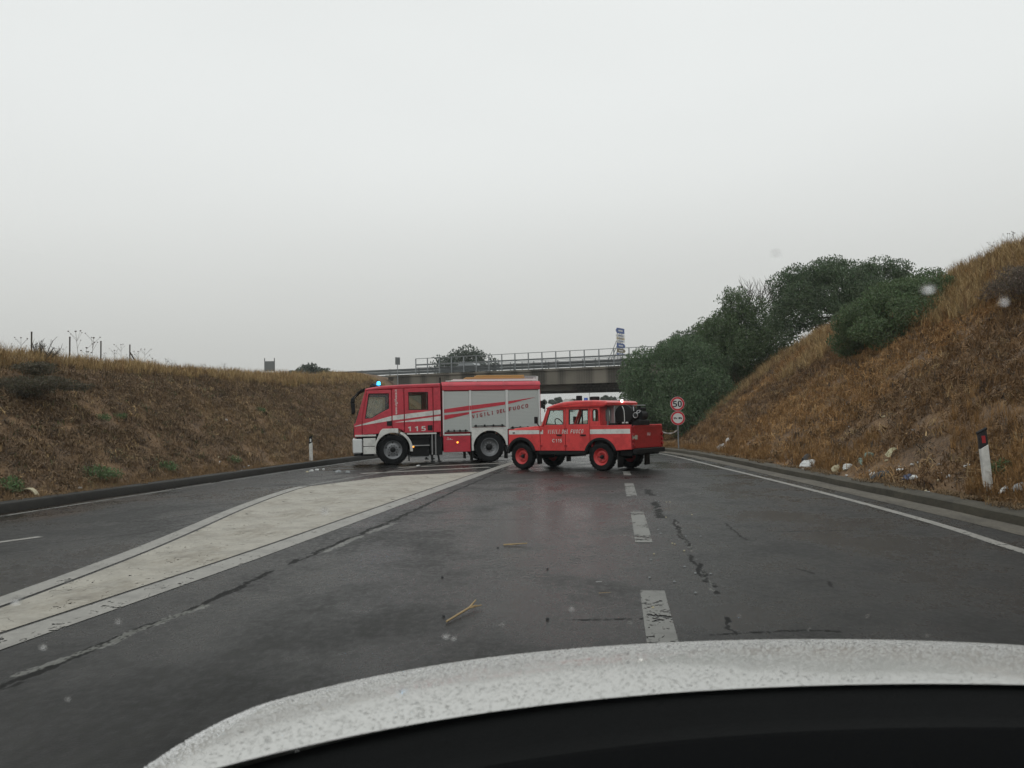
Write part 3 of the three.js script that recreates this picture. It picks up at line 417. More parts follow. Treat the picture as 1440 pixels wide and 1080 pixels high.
  for (const z of [zl, zl + 0.42]) lad.push(bx(-2.2, -5.32, 2.945, 3.0, z - 0.02, z + 0.02)); for (let x = -2.3; x > -5.25; x -= 0.3) lad.push(bar([x, 2.97, zl], [x, 2.97, zl + 0.42], 0.014, 6));
  lad.push(bx(-5.28, -5.36, 2.885, 3.08, zl - 0.04, zl + 0.46, 0.01), bx(-3.0, -3.06, 2.885, 2.94, zl - 0.04, zl + 0.46));
  const ladder = part(t, 'ladder', merge(lad), M.lightGrey);
  for (const z of [zl, zl + 0.42]) { part(ladder, 'wooden_rail', bx(-2.66, -4.85, 3.01, 3.065, z - 0.035, z + 0.025, 0.008), M.wood); part(ladder, 'wooden_rail', bx(-3.05, -4.83, 3.075, 3.135, z - 0.03, z + 0.03, 0.008), M.wood); part(ladder, 'metal_rail', bx(-4.86, -5.3, 3.04, 3.10, z - 0.02, z + 0.02), M.steel); }
}

// ------------------------------------------------------------------ the red off-road pickup
const DEF = { p: [0.691, 0, -24.193], r: -3.8097 };
{
  const t = thing('fire_pickup', 'red double cab off-road fire pickup with black wheel arches on the wet road', 'pickup truck', DEF.p, DEF.r);
  const W = 0.87, TH = 0.04, R = M.defRed;
  const FX = -0.10, RX = -2.83;
  for (const s of [-1, 1]) {
    const [a, b] = zz(s, W, W - TH);
    part(t, 'front_wing', ext([[0.35, 0.64], [0.35, 1.165], [-0.785, 1.20], [-0.785, 0.55], ...arc(FX, 0.40, 0.475, 161.6, 30, 16)], a, b, { bevel: 0.012 }), R);
    const fd = part(t, 'door', ext([[-0.805, 0.55], [-0.805, 1.215], [-0.93, 1.235], [-1.125, 1.765], [-1.695, 1.765], [-1.665, 1.2], [-1.665, 0.55]], a, b, { bevel: 0.010, holes: [[[-0.99, 1.285], [-1.155, 1.705], [-1.635, 1.705], [-1.625, 1.285]]] }), R);
    part(fd, 'window_seal', ext([[-0.97, 1.27], [-1.143, 1.72], [-1.65, 1.72], [-1.64, 1.27]], ...zz(s, W - 0.008, W - 0.03), { holes: [[[-1.02, 1.30], [-1.17, 1.69], [-1.618, 1.69], [-1.61, 1.30]]] }), M.black);
    part(fd, 'window_pane', ext([[-0.99, 1.285], [-1.155, 1.705], [-1.635, 1.705], [-1.625, 1.285]], s * (W - 0.018), s * (W - 0.022)), M.glass);
    part(fd, 'door_handle', bx(-1.39, -1.57, 0.975, 1.015, s * W, s * (W + 0.035), 0.012), M.black);
    part(fd, 'hinge', merge([bx(-0.79, -0.87, 0.66, 0.72, s * W, s * (W + 0.02), 0.006), bx(-0.79, -0.87, 1.10, 1.15, s * W, s * (W + 0.02), 0.006)]), M.defRedB);
    const rd = part(t, 'door', ext([[-1.685, 0.55], [-1.685, 1.2], [-1.715, 1.765], [-2.515, 1.755], [-2.49, 1.235], [-2.49, 0.735], ...arc(RX, 0.38, 0.48, 45, 20.7, 5)], a, b, { bevel: 0.010, holes: [[[-1.80, 1.285], [-1.815, 1.705], [-2.465, 1.70], [-2.45, 1.285]]] }), R);
    part(rd, 'window_seal', merge([ext([[-1.785, 1.27], [-1.80, 1.72], [-2.48, 1.715], [-2.465, 1.27]], ...zz(s, W - 0.008, W - 0.03), { holes: [[[-1.83, 1.30], [-1.845, 1.69], [-2.44, 1.685], [-2.43, 1.30]]] }), bx(-2.24, -2.275, 1.30, 1.69, s * (W - 0.008), s * (W - 0.03))]), M.black);
    part(rd, 'window_pane', ext([[-1.80, 1.285], [-1.815, 1.705], [-2.465, 1.70], [-2.45, 1.285]], s * (W - 0.018), s * (W - 0.022)), M.glass);
    part(rd, 'door_handle', bx(-2.20, -2.38, 0.965, 1.005, s * W, s * (W + 0.035), 0.012), M.black);
    part(rd, 'hinge', merge([bx(-1.64, -1.74, 0.66, 0.72, s * W, s * (W + 0.02), 0.006), bx(-1.64, -1.74, 1.14, 1.19, s * W, s * (W + 0.02), 0.006)]), M.defRedB);
    // cab corner with its narrow window
    const cc = part(t, 'cab_corner', ext([[-2.51, 1.24], [-2.535, 1.755], [-2.80, 1.75], [-2.835, 1.70], [-2.84, 1.24]], a, b, { bevel: 0.012, holes: [[[-2.60, 1.36], [-2.60, 1.65], [-2.64, 1.69], [-2.74, 1.69], [-2.785, 1.65], [-2.785, 1.36]]] }), R);
    part(cc, 'window_seal', ext([[-2.58, 1.34], [-2.58, 1.66], [-2.635, 1.71], [-2.75, 1.71], [-2.80, 1.66], [-2.80, 1.34]], ...zz(s, W - 0.008, W - 0.03), { holes: [[[-2.62, 1.375], [-2.62, 1.64], [-2.65, 1.67], [-2.73, 1.67], [-2.765, 1.64], [-2.765, 1.375]]] }), M.black);
    part(cc, 'window_pane', ext([[-2.59, 1.35], [-2.59, 1.69], [-2.78, 1.69], [-2.78, 1.35]], s * (W - 0.018), s * (W - 0.022)), M.glass);
    part(t, 'bed_side', ext([[-2.51, 0.735], [-2.51, 1.215], [-3.79, 1.215], [-3.79, 0.59], [-3.28, 0.555], ...arc(RX, 0.38, 0.48, 159, 48, 16)], a, b, { bevel: 0.012 }), R);
    part(t, 'capping_rail', bx(-2.50, -3.80, 1.213, 1.245, s * (W - 0.05), s * (W + 0.006), 0.008), R);
    part(t, 'wheel_arch', ext(ringSector(FX, 0.40, 0.46, 0.545, 164, 8, 20), ...zz(s, W + 0.03, W - 0.05), { bevel: 0.012 }), M.black);
    part(t, 'wheel_arch', ext(ringSector(RX, 0.38, 0.465, 0.535, 160, 18, 20), ...zz(s, W + 0.03, W - 0.05), { bevel: 0.012 }), M.black);
    wheel(t, FX, 0.385, s * 0.755, s, 0.385, 0.235, 'red'); wheel(t, RX, 0.385, s * 0.755, s, 0.385, 0.235, 'red');
    const o = [s * (W + 0.001), s * (W + 0.005)];
    for (const [x0, x1] of [[0.345, -0.775], [-0.815, -0.91]]) part(t, 'white_stripe', ext([[x0, 1.15], [x1, 1.145], [x1, 1.03], [x0, 1.025]], ...o), M.white);
    part(t, 'white_stripe', ext([[-2.515, 1.14], [-3.775, 1.14], [-3.775, 1.01], [-2.515, 1.01]], ...o), M.white);
    part(t, 'indicator_lamp', bx(0.20, 0.12, 1.055, 1.085, s * W, s * (W + 0.02), 0.008), M.black);
    part(t, 'mirror', merge([bx(-0.74, -0.79, 1.33, 1.53, s * (W + 0.06), s * (W + 0.20), 0.02), bar([-0.78, 1.25, s * W], [-0.765, 1.37, s * (W + 0.13)], 0.014)]), M.black);
    part(t, 'mud_flap', bx(-3.36, -3.385, 0.10, 0.50, s * 0.60, s * 0.88), M.black); part(t, 'mud_flap', bx(-0.66, -0.685, 0.16, 0.52, s * 0.64, s * 0.86), M.black);
    part(t, 'sill', bx(-0.72, -2.33, 0.44, 0.545, s * 0.70, s * 0.85, 0.01), M.dark);
    // rear lamps
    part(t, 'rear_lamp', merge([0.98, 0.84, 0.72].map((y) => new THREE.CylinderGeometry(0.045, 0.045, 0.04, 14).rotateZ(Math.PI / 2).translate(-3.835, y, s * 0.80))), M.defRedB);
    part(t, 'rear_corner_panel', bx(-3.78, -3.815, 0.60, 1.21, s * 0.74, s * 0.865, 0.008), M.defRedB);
    part(t, 'windscreen_pillar', ext([[-0.855, 1.26], [-0.905, 1.26], [-1.12, 1.765], [-1.075, 1.765]], s * W, s * (W - 0.07)), R);
    part(t, 'headlight', new THREE.CylinderGeometry(0.09, 0.09, 0.05, 20).rotateZ(Math.PI / 2).translate(0.36, 0.93, s * 0.52), M.lens);
  }
  part(t, 'roof', ext([[-1.03, 1.765], [-1.06, 1.80], [-1.30, 1.87], [-1.60, 1.925], [-2.0, 1.95], [-2.63, 1.945], [-3.0, 1.915], [-3.07, 1.87], [-3.06, 1.80], [-2.96, 1.765]], -0.86, 0.86, { bevel: 0.045 }), R);
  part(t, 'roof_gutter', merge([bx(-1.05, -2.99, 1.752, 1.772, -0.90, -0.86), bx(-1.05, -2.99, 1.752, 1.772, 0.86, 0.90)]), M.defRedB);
  part(t, 'bonnet', ext([[0.37, 1.12], [0.36, 1.185], [0.30, 1.205], [-0.72, 1.275], [-0.76, 1.23], [-0.76, 1.12]], -0.62, 0.62, { bevel: 0.02 }), R);
  part(t, 'wing_top', merge([bx(0.35, -0.78, 1.145, 1.17, -0.86, -0.60), bx(0.35, -0.78, 1.145, 1.17, 0.60, 0.86)]), R);
  part(t, 'scuttle', bx(-0.74, -0.90, 1.14, 1.275, -0.83, 0.83, 0.02), R);
  { const dx = -0.215, dy = 0.49, L = Math.hypot(dx, dy), g = new THREE.BoxGeometry(L, 0.008, 1.60); g.rotateZ(Math.atan2(dy, dx)); part(t, 'windscreen', g.translate(-0.985, 1.515, 0), M.glass); }
  part(t, 'front_grille', bx(0.345, 0.30, 0.62, 1.12, -0.83, 0.83), M.black); part(t, 'front_bumper', bx(0.42, 0.54, 0.50, 0.66, -0.84, 0.84, 0.02), M.black);
  part(t, 'cab_rear_wall', ext([[-0.82, 1.22], [0.82, 1.22], [0.82, 1.76], [-0.82, 1.76]], 0, 0.03, { holes: [[[-0.55, 1.36], [0.55, 1.36], [0.55, 1.68], [-0.55, 1.68]]] }).rotateY(-Math.PI / 2).translate(-2.80, 0, 0), R);
  part(t, 'rear_window', bx(-2.818, -2.822, 1.35, 1.69, -0.56, 0.56), M.glass);
  part(t, 'cab_floor', bx(-0.75, -2.5, 0.56, 0.62, -0.82, 0.82), M.dark); part(t, 'cab_bulkhead', bx(-0.78, -0.80, 0.56, 1.2, -0.82, 0.82), M.dark);
  part(t, 'dashboard', bx(-0.85, -1.05, 0.95, 1.24, -0.78, 0.78, 0.03), M.black);
  for (const z of [-0.42, 0.42]) part(t, 'seat', merge([bx(-1.45, -1.9, 0.62, 0.95, z - 0.25, z + 0.25, 0.05), bx(-1.80, -1.92, 0.9, 1.24, z - 0.24, z + 0.24, 0.05)]), M.dark);
  part(t, 'rear_seat', merge([bx(-2.3, -2.78, 0.62, 0.92, -0.7, 0.7, 0.05), bx(-2.68, -2.78, 0.9, 1.22, -0.7, 0.7, 0.05)]), M.dark);
  part(t, 'steering_wheel', new THREE.TorusGeometry(0.19, 0.014, 6, 20).rotateY(Math.PI / 2).rotateZ(-0.5).translate(-1.18, 1.30, -0.42), M.black);
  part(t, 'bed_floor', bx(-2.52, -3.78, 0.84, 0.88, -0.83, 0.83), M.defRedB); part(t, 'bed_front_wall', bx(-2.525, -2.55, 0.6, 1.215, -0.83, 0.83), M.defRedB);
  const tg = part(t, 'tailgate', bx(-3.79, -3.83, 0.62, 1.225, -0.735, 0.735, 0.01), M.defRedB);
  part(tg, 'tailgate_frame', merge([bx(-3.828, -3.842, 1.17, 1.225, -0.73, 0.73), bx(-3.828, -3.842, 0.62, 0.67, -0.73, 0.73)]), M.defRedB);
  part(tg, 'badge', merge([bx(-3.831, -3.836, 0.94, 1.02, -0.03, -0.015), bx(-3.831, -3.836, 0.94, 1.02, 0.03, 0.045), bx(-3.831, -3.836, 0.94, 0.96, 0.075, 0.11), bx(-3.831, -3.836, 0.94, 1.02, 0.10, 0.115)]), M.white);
  part(t, 'number_plate', bx(-3.835, -3.842, 0.85, 0.965, -0.86, -0.60, 0.004), mat(0.45, 0.44, 0.36, 0.5));
  part(t, 'rear_bumper', bx(-3.80, -3.92, 0.47, 0.60, -0.80, 0.80, 0.02), M.black);
  part(t, 'chassis', merge([bx(0.4, -3.8, 0.44, 0.58, -0.46, -0.36), bx(0.4, -3.8, 0.44, 0.58, 0.36, 0.46), bx(FX - 0.08, FX + 0.08, 0.28, 0.42, -0.7, 0.7), bx(RX - 0.09, RX + 0.09, 0.28, 0.44, -0.7, 0.7), bx(-3.3, -3.75, 0.42, 0.75, -0.75, 0.75), bx(-0.9, -1.6, 0.36, 0.5, -0.3, 0.3)]), M.dark);
  part(t, 'inner_arch', merge([bx(-2.40, -3.26, 0.80, 0.84, -0.83, -0.5), bx(-2.40, -3.26, 0.80, 0.84, 0.5, 0.83)]), M.dark);
  // roof fittings
  part(t, 'roof_beacon', merge([bx(-1.53, -1.67, 1.92, 2.12, -0.06, 0.08, 0.02)]), M.black);
  part(t, 'roof_beacon', new THREE.CylinderGeometry(0.055, 0.06, 0.11, 16).translate(-1.84, 1.995, 0.0), M.blueLens);
  part(t, 'siren', bx(-2.02, -2.26, 1.94, 2.075, -0.10, 0.10, 0.03), M.black);
  part(t, 'antenna', bar([-1.95, 1.93, 0], [-1.97, 2.35, 0], 0.006, 5), M.black);
  part(t, 'work_lamp', merge([bx(-2.93, -3.03, 1.88, 1.96, -0.06, 0.06, 0.02)]), M.steel);
  part(t, 'work_lamp_glass', bx(-3.03, -3.04, 1.885, 1.955, -0.05, 0.05), M.whiteLit);
  { const l = new THREE.PointLight(new THREE.Color(1, 0.97, 0.9), 0.12, 0, 2); l.position.set(-3.08, 1.92, 0); l.castShadow = true; t.add(l); }
  sideText(t, 'lettering', 'VIGILI', -1.07, 1.035, -1.49, 1.035, 0.115, W + 0.006, M.white, 0.25); sideText(t, 'lettering', 'DEL', -1.57, 1.035, -1.78, 1.035, 0.115, W + 0.006, M.white, 0.25); sideText(t, 'lettering', 'FUOCO', -1.86, 1.035, -2.28, 1.035, 0.115, W + 0.006, M.white, 0.25);
  sideText(t, 'lettering', '115', -1.345, 0.785, -1.56, 0.785, 0.10, W + 0.004, M.white, 0);
  for (const s of [-1, 1]) part(t, 'telephone_mark', ext(ringSector(s < 0 ? -1.275 : -1.62, 0.835, 0.03, 0.05, s < 0 ? 220 : 40, s < 0 ? 500 : 320, 14), s * (W + 0.001), s * (W + 0.005)), M.white);
}
// the pump unit carried in its bed
{
  const u = thing('pump_unit', 'dark fire pump unit with hose reel standing in the red pickup bed', 'fire pump', DEF.p, DEF.r);
  part(u, 'base_frame', merge([bx(-2.62, -3.74, 0.885, 0.93, -0.62, -0.54), bx(-2.62, -3.74, 0.885, 0.93, 0.54, 0.62), bx(-2.62, -2.7, 0.93, 0.95, -0.6, 0.6), bx(-3.66, -3.74, 0.93, 0.95, -0.6, 0.6)]), M.dark);
  part(u, 'water_tank', bx(-2.90, -3.12, 0.95, 1.30, -0.55, 0.55, 0.05), M.dark);
  part(u, 'steel_locker', bx(-2.86, -3.03, 1.20, 1.82, -0.40, 0.15, 0.02), M.steel);
  part(u, 'suction_hose', new THREE.TubeGeometry(new THREE.CatmullRomCurve3([[-2.72, 1.2, -0.42], [-2.73, 1.62, -0.44], [-2.76, 1.84, -0.40], [-2.82, 1.86, -0.32], [-2.84, 1.70, -0.44], [-2.83, 1.2, -0.46]].map((p) => new THREE.Vector3(...p))), 40, 0.042, 10), M.rimGrey);
  const reel = part(u, 'hose_reel', lathe([[0.02, -0.16], [0.27, -0.16], [0.275, -0.13], [0.22, -0.12], [0.235, -0.07], [0.225, -0.02], [0.235, 0.03], [0.225, 0.08], [0.22, 0.12], [0.275, 0.13], [0.27, 0.16], [0.02, 0.16]], 32).translate(-3.30, 1.53, -0.22), M.black);
  part(reel, 'reel_strap', new THREE.TubeGeometry(new THREE.CatmullRomCurve3([[-3.27, 1.76, -0.39], [-3.32, 1.66, -0.395], [-3.335, 1.50, -0.395], [-3.335, 1.33, -0.395]].map((p) => new THREE.Vector3(...p))), 16, 0.011, 6), M.lightGrey);
  part(reel, 'reel_clamp', merge([bx(-3.25, -3.33, 1.285, 1.325, -0.40, -0.34, 0.01), bx(-3.36, -3.44, 1.285, 1.325, -0.40, -0.34, 0.01)]), M.lightGrey);
  part(u, 'reel_stand', merge([bx(-3.06, -3.12, 0.93, 1.56, -0.06, 0.0), bx(-3.50, -3.56, 0.93, 1.56, -0.06, 0.0), bx(-3.08, -3.54, 1.50, 1.56, -0.06, 0.0)]), M.black);
  part(u, 'engine', merge([bx(-3.48, -3.74, 0.93, 1.38, -0.30, 0.30, 0.04), new THREE.CylinderGeometry(0.13, 0.15, 0.34, 16).rotateX(Math.PI / 2).translate(-3.62, 1.50, 0.02), bx(-3.52, -3.70, 1.58, 1.72, -0.05, 0.18, 0.03), new THREE.CylinderGeometry(0.07, 0.07, 0.2, 12).rotateX(1.2).translate(-3.58, 1.45, -0.25), new THREE.CylinderGeometry(0.05, 0.05, 0.16, 12).translate(-3.66, 1.68, -0.16)]), M.black);
  part(u, 'exhaust_guard', merge([new THREE.TorusGeometry(0.07, 0.012, 6, 16).translate(-3.66, 1.50, -0.36), new THREE.TorusGeometry(0.05, 0.010, 6, 14).rotateX(0.7).translate(-3.70, 1.60, -0.26), bar([-3.50, 1.78, -0.2], [-3.72, 1.775, 0.1], 0.010, 6), bar([-3.56, 1.74, -0.28], [-3.58, 1.62, -0.30], 0.014, 6)]), M.steel);
}

// ------------------------------------------------------------------ road signs and furniture
M.signRed = mat(0.52, 0.02, 0.035, 0.45); M.signWhite = mat(0.62, 0.63, 0.62, 0.45); M.ink = mat(0.012, 0.012, 0.014, 0.5);
{
  const g = bankPoint(1, 0.55, 33); const top = atDepth(952, 588, 33), p = onGround(953, 637.5);
  const X = top.x + 0.03;
  const t = thing('speed_sign', 'grey pole with round 50 limit sign above a no overtaking sign', 'road sign', [X, g.y - 0.05, -33], -0.08);
  const y50 = atDepth(950, 568, 33).y - t.position.y, y2 = atDepth(952, 588, 33).y - t.position.y, r = 0.292;
  part(t, 'pole', new THREE.CylinderGeometry(0.03, 0.03, y50 + 0.35, 12).translate(0, (y50 + 0.35) / 2 - 0.05, 0), M.galv);
  const disc = (y, name) => { const d = part(t, name, new THREE.CylinderGeometry(r, r, 0.02, 40).rotateX(Math.PI / 2).translate(0, y, 0.05), M.signWhite); part(d, 'red_ring', new THREE.RingGeometry(r * 0.72, r * 0.97, 48).translate(0, y, 0.064), M.signRed); part(d, 'clamp', bx(-0.1, 0.1, y - 0.02, y + 0.02, -0.02, 0.04), M.galv); return d; };
  const a = disc(y50, 'sign_disc'); { const q = text('50', 0.255, 0.003); q.computeBoundingBox(); const b = q.boundingBox; part(a, 'number', q.translate(-(b.max.x + b.min.x) / 2, y50 - (b.max.y + b.min.y) / 2, 0.063), M.ink); }
  const b = disc(y2, 'sign_disc'); const truck = (x, k) => merge([bx(x - 0.075, x + 0.02, y2 - 0.02, y2 + 0.035, 0.063, 0.066), bx(x + 0.025, x + 0.07, y2 - 0.02, y2 + 0.02, 0.063, 0.066), bx(x - 0.06, x - 0.03, y2 - 0.04, y2 - 0.02, 0.063, 0.066), bx(x + 0.03, x + 0.06, y2 - 0.04, y2 - 0.02, 0.063, 0.066)]);
  part(b, 'lorry_symbol', truck(0.10), M.ink); part(b, 'car_symbol', truck(-0.10), mat(0.12, 0.10, 0.10, 0.5));
  // barrier tape from the pickup to the pole
  const A = atDepth(927.5, 605.5, 24.3), B = new THREE.Vector3(X, atDepth(951, 604, 33).y, -33 + 0.02), pts = []; for (let i = 0; i <= 24; i++) { const q = A.clone().lerp(B, i / 24); q.y -= 0.12 * Math.sin(Math.PI * i / 24); pts.push(q); }
  const rows = pts.map((q, i) => { const a2 = 0.5 * Math.sin(i * 0.9), h = 0.028; return [[q.x + Math.sin(a2) * h, q.y + h * Math.cos(a2), q.z], [q.x - Math.sin(a2) * h, q.y - h * Math.cos(a2), q.z]]; });
  single('barrier_tape', sheet(rows, (p) => [p[0], p[2]]), mat(0.6, 0.58, 0.56, 0.5, { side: THREE.DoubleSide }), 'pale barrier tape strung from red pickup to the sign pole', 'tape');
}
function delineator(label, base, h, lean, turn, w, faceRed) {
  const t = thing('delineator_post', label, 'roadside post', base, turn, undefined); t.rotation.z = lean;
  const cut = h * 0.74, top = h * 0.965; const o = 0.03;
  part(t, 'white_post', ext([[-w / 2, -0.15], [w / 2, -0.15], [w / 2, cut + o], [-w / 2, cut - o]], -0.045, 0.045, { bevel: 0.008 }), M.white);
  const bk = part(t, 'black_band', ext([[-w / 2, cut - o + 0.001], [w / 2, cut + o + 0.001], [w / 2, top + o], [-w / 2, top - o]], -0.045, 0.045, { bevel: 0.006 }), M.ink);
  part(bk, 'reflector', bx(-w * 0.22, w * 0.22, cut + 0.05, top - 0.05, 0.045, 0.05, 0.003), faceRed ? mat(0.35, 0.02, 0.025, 0.3) : M.white);
  part(t, 'cap', ext([[-w / 2 - 0.008, top - o + 0.001], [w / 2 + 0.008, top + o + 0.001], [w / 2 + 0.008, h + o], [-w / 2 - 0.008, h - o]], -0.052, 0.052, { bevel: 0.005 }), M.dark);
  return t;
}
{ const g = bankHit(1, 1391, 696) ?? bankPoint(1, 0.6, 13.2); delineator('leaning white post with black top and red reflector on the right verge', [g.x, g.y - 0.02, g.z], 0.90, 0.06, -0.25, 0.105, true); }
{ const g = bankAt(-1, 437, 0.44); delineator('slim white post with black top beside the dark kerb before the fire engine', [g.x, g.y - 0.02, g.z], 0.93, 0.02, 0.2, 0.12, false); }

// signs seen beyond the left bank and on the overpass
{ const b = bankPoint(-1, 16.2, 60), t = thing('sign_board', 'back of a small grey sign board on two posts above the bank', 'road sign', [atDepth(379, 520, 60).x, b.y - 0.1, -60], 0.1); const k = t.position.y, y1 = atDepth(379, 505, 60).y - k, y0 = atDepth(379, 522, 60).y - k; part(t, 'board', bx(-0.34, 0.34, y0, y1 - 0.16, -0.01, 0.02), M.rail); for (const x of [-0.36, 0.36]) part(t, 'post', bx(x - 0.03, x + 0.03, -0.3, y1 + 0.08, -0.06, -0.015), M.rail); }
{ const q = atDepth(559, 512, 84), b = bankPoint(-1, KL(84) - q.x, 84), t = thing('sign_board', 'narrow grey sign on a single pole beside the overpass barrier', 'road sign', [q.x, b.y - 0.1, -84], 0.6); const k = t.position.y, y1 = atDepth(559, 502.5, 84).y - k, y0 = atDepth(559, 513, 84).y - k; part(t, 'board', bx(-0.28, 0.28, y0, y1, 0.03, 0.05), M.rail); part(t, 'post', bar([0, -0.3, 0], [0, y1, 0], 0.05, 8), M.galv); }
{
  const D = 88.2, q = atDepth(873, 500, D), t = thing('direction_sign', 'tall stack of blue and white arrow signs with braced posts beyond the overpass', 'road sign', [q.x, 6.79, -D], 0.95);
  const Y = (py) => atDepth(873, py, D).y - 6.79, S = { b: mat(0.06, 0.11, 0.30, 0.5), w: mat(0.6, 0.62, 0.62, 0.5), y: mat(0.45, 0.38, 0.22, 0.5), n: mat(0.16, 0.14, 0.09, 0.5) };
  [[461.5, 469, 'b', 0], [470, 474.5, 'w', 0], [475, 477.5, 'y', 0], [478, 481.5, 'w', 0], [483, 489.5, 'b', 1], [490.5, 496, 'n', 1], [497, 500, 'b', 1]].forEach(([a, b, c, dir]) => { const y1 = Y(a), y0 = Y(b), m = (y0 + y1) / 2; const pn = part(t, 'arrow_panel', ext(dir ? [[-0.9, y0], [0.8, y0], [1.1, m], [0.8, y1], [-0.9, y1]] : [[0.95, y0], [0.95, y1], [-0.75, y1], [-1.05, m], [-0.75, y0]], 0, 0.04), S[c]); part(pn, 'lettering_bar', bx(-0.5, 0.5, lerp(y0, y1, 0.36), lerp(y0, y1, 0.64), 0.041, 0.046), c === 'b' || c === 'n' ? S.w : S.b); });
  for (const x of [-0.55, 0, 0.55]) { part(t, 'post', bar([x, 0, -0.08], [x, Y(462), -0.08], 0.05, 8), M.galv); part(t, 'brace', bar([x, 0.05, -2.0], [x, Y(478), -0.12], 0.04, 6), M.galv); }
}
// car driving over the bridge
{
  const p = onBridge(4.5, 0.0, 3.4), t = thing('grey_car', 'dark grey car crossing the overpass behind the railing', 'car', [p.x, p.y - 0.05, p.z], Math.atan2(bu.y, bu.x) + Math.PI); const c = mat(0.07, 0.075, 0.08, 0.3, { clearcoat: 0.6 });
  part(t, 'body', ext([[2.1, 0.3], [2.12, 0.62], [1.9, 0.78], [1.0, 0.92], [-1.85, 0.95], [-2.05, 0.85], [-2.1, 0.32], [-1.7, 0.3], ...arc(-1.3, 0.3, 0.35, 180, 0, 8), ...arc(1.35, 0.3, 0.35, 180, 0, 8)], -0.85, 0.85, { bevel: 0.06 }), c);
  part(t, 'cabin_glass', ext([[0.98, 0.93], [0.3, 1.38], [-1.2, 1.40], [-1.8, 0.96]], -0.74, 0.74, { bevel: 0.05 }), mat(0.25, 0.27, 0.28, 0.1)); part(t, 'roof', ext([[0.34, 1.36], [0.25, 1.44], [-1.15, 1.46], [-1.3, 1.38]], -0.72, 0.72, { bevel: 0.03 }), c);
  for (const x of [-1.3, 1.35]) for (const z of [-0.78, 0.78]) part(t, 'wheel', lathe([[0.02, -0.1], [0.2, -0.11], [0.31, -0.1], [0.31, 0.1], [0.2, 0.11], [0.02, 0.1]], 20).translate(x, 0.31, z), M.rubber);
}

// ------------------------------------------------------------------ plants
function leafMat(r, g, b) { return new THREE.MeshPhysicalMaterial({ color: lin(r, g, b), roughness: 0.9, transmission: 0.25, thickness: 0, vertexColors: true, side: THREE.DoubleSide }); }
M.leafDark = leafMat(0.070, 0.116, 0.060); M.leafGreen = leafMat(0.084, 0.138, 0.062); M.leafSoft = leafMat(0.088, 0.150, 0.076); M.leafBrown = leafMat(0.12, 0.10, 0.078); M.leafWeed = leafMat(0.10, 0.17, 0.07); M.leafFar = leafMat(0.075, 0.105, 0.085);
M.bark = mat(0.06, 0.05, 0.042, 0.95); M.twigGrey = mat(0.10, 0.09, 0.078, 0.95); M.straw = mat(0.40, 0.29, 0.15, 0.8);
function leaves(blobs, n, size, seed, { flat = 0.25, hollow = 0.45, gaps = 0.42, len = 2.2 } = {}) { // small bent leaf faces through the crown's volume, in clumps
  const r = rng(seed), pos = [], nor = [], col = [], vol = blobs.map((b) => b[3] * b[4] * b[5]), sum = vol.reduce((a, b) => a + b, 0); const v = new THREE.Vector3(), q = new THREE.Quaternion(), ax = new THREE.Vector3(), up = new THREE.Vector3(0, 1, 0);
  let made = 0, tries = 0;
  while (made < n && tries++ < n * 8) {
    let pick = r() * sum, i = 0; while (pick > vol[i] && i < vol.length - 1) pick -= vol[i++]; const b = blobs[i];
    v.set(r() * 2 - 1, r() * 2 - 1, r() * 2 - 1); const L = v.length(); if (L > 1 || L < 1e-3) continue; const rad = lerp(hollow, 1, Math.pow(r(), 0.6)); v.multiplyScalar(rad / L);
    const x = b[0] + v.x * b[3], y = b[1] + v.y * b[4], z = b[2] + v.z * b[5]; const s3 = fbm(x * 1.7 + y * 0.9 + seed, z * 1.7 - y * 1.3, 3); if (s3 < gaps + 0.12 * (r() - 0.5)) continue;
    const out = 1 + 0.22 * (vnoise(x * 2.6 + seed, z * 2.6 + y * 2.2) - 0.35); const cx = b[0] + v.x * b[3] * out, cy = b[1] + v.y * b[4] * out, cz = b[2] + v.z * b[5] * out;
    ax.set(r() - 0.5, r() - 0.5, r() - 0.5).normalize(); q.setFromAxisAngle(ax, r() * 6.283);
    const s = size * (0.6 + 0.8 * r()), w = s / len, t = 0.72 + 0.56 * r(), hue = r();
    const P = [[-w * 0.5, 0, 0], [0, -s * 0.5, w * 0.2], [w * 0.5, 0, 0], [0, s * 0.5, w * 0.2]].map((a) => ax.set(...a).applyQuaternion(q).clone()); const N = up.clone().applyQuaternion(q).lerp(v, 0.4).normalize();
    for (const k of [0, 1, 2, 0, 2, 3]) { pos.push(cx + P[k].x, cy + P[k].y, cz + P[k].z); col.push(t * (0.9 + 0.35 * hue), t, t * (0.85 + 0.2 * hue)); }
    made++;
  }
  const g = new THREE.BufferGeometry(); g.setAttribute('position', new THREE.Float32BufferAttribute(pos, 3)); g.setAttribute('color', new THREE.Float32BufferAttribute(col, 3)); g.computeVertexNormals(); return g;
}
function limbs(list) { return merge(list.map(([a, b, r0, r1]) => bar(a, b, r0, 7, r1))); }
function blobSet(cx, cy, cz, rx, ry, rz, n, seed, k = 0.45) { const r = rng(seed), l = [[cx, cy, cz, rx * 0.72, ry * 0.72, rz * 0.72]]; for (let i = 0; i < n; i++) { const a = r() * 6.283, e = (r() - 0.35) * 2.2, q = 0.62 + 0.15 * r(); l.push([cx + Math.cos(a) * Math.cos(e) * rx * q, cy + Math.sin(e) * ry * q, cz + Math.sin(a) * Math.cos(e) * rz * q, rx * k * (0.7 + 0.5 * r()), ry * k * (0.7 + 0.5 * r()), rz * k * (0.7 + 0.5 * r())]); } return l; }
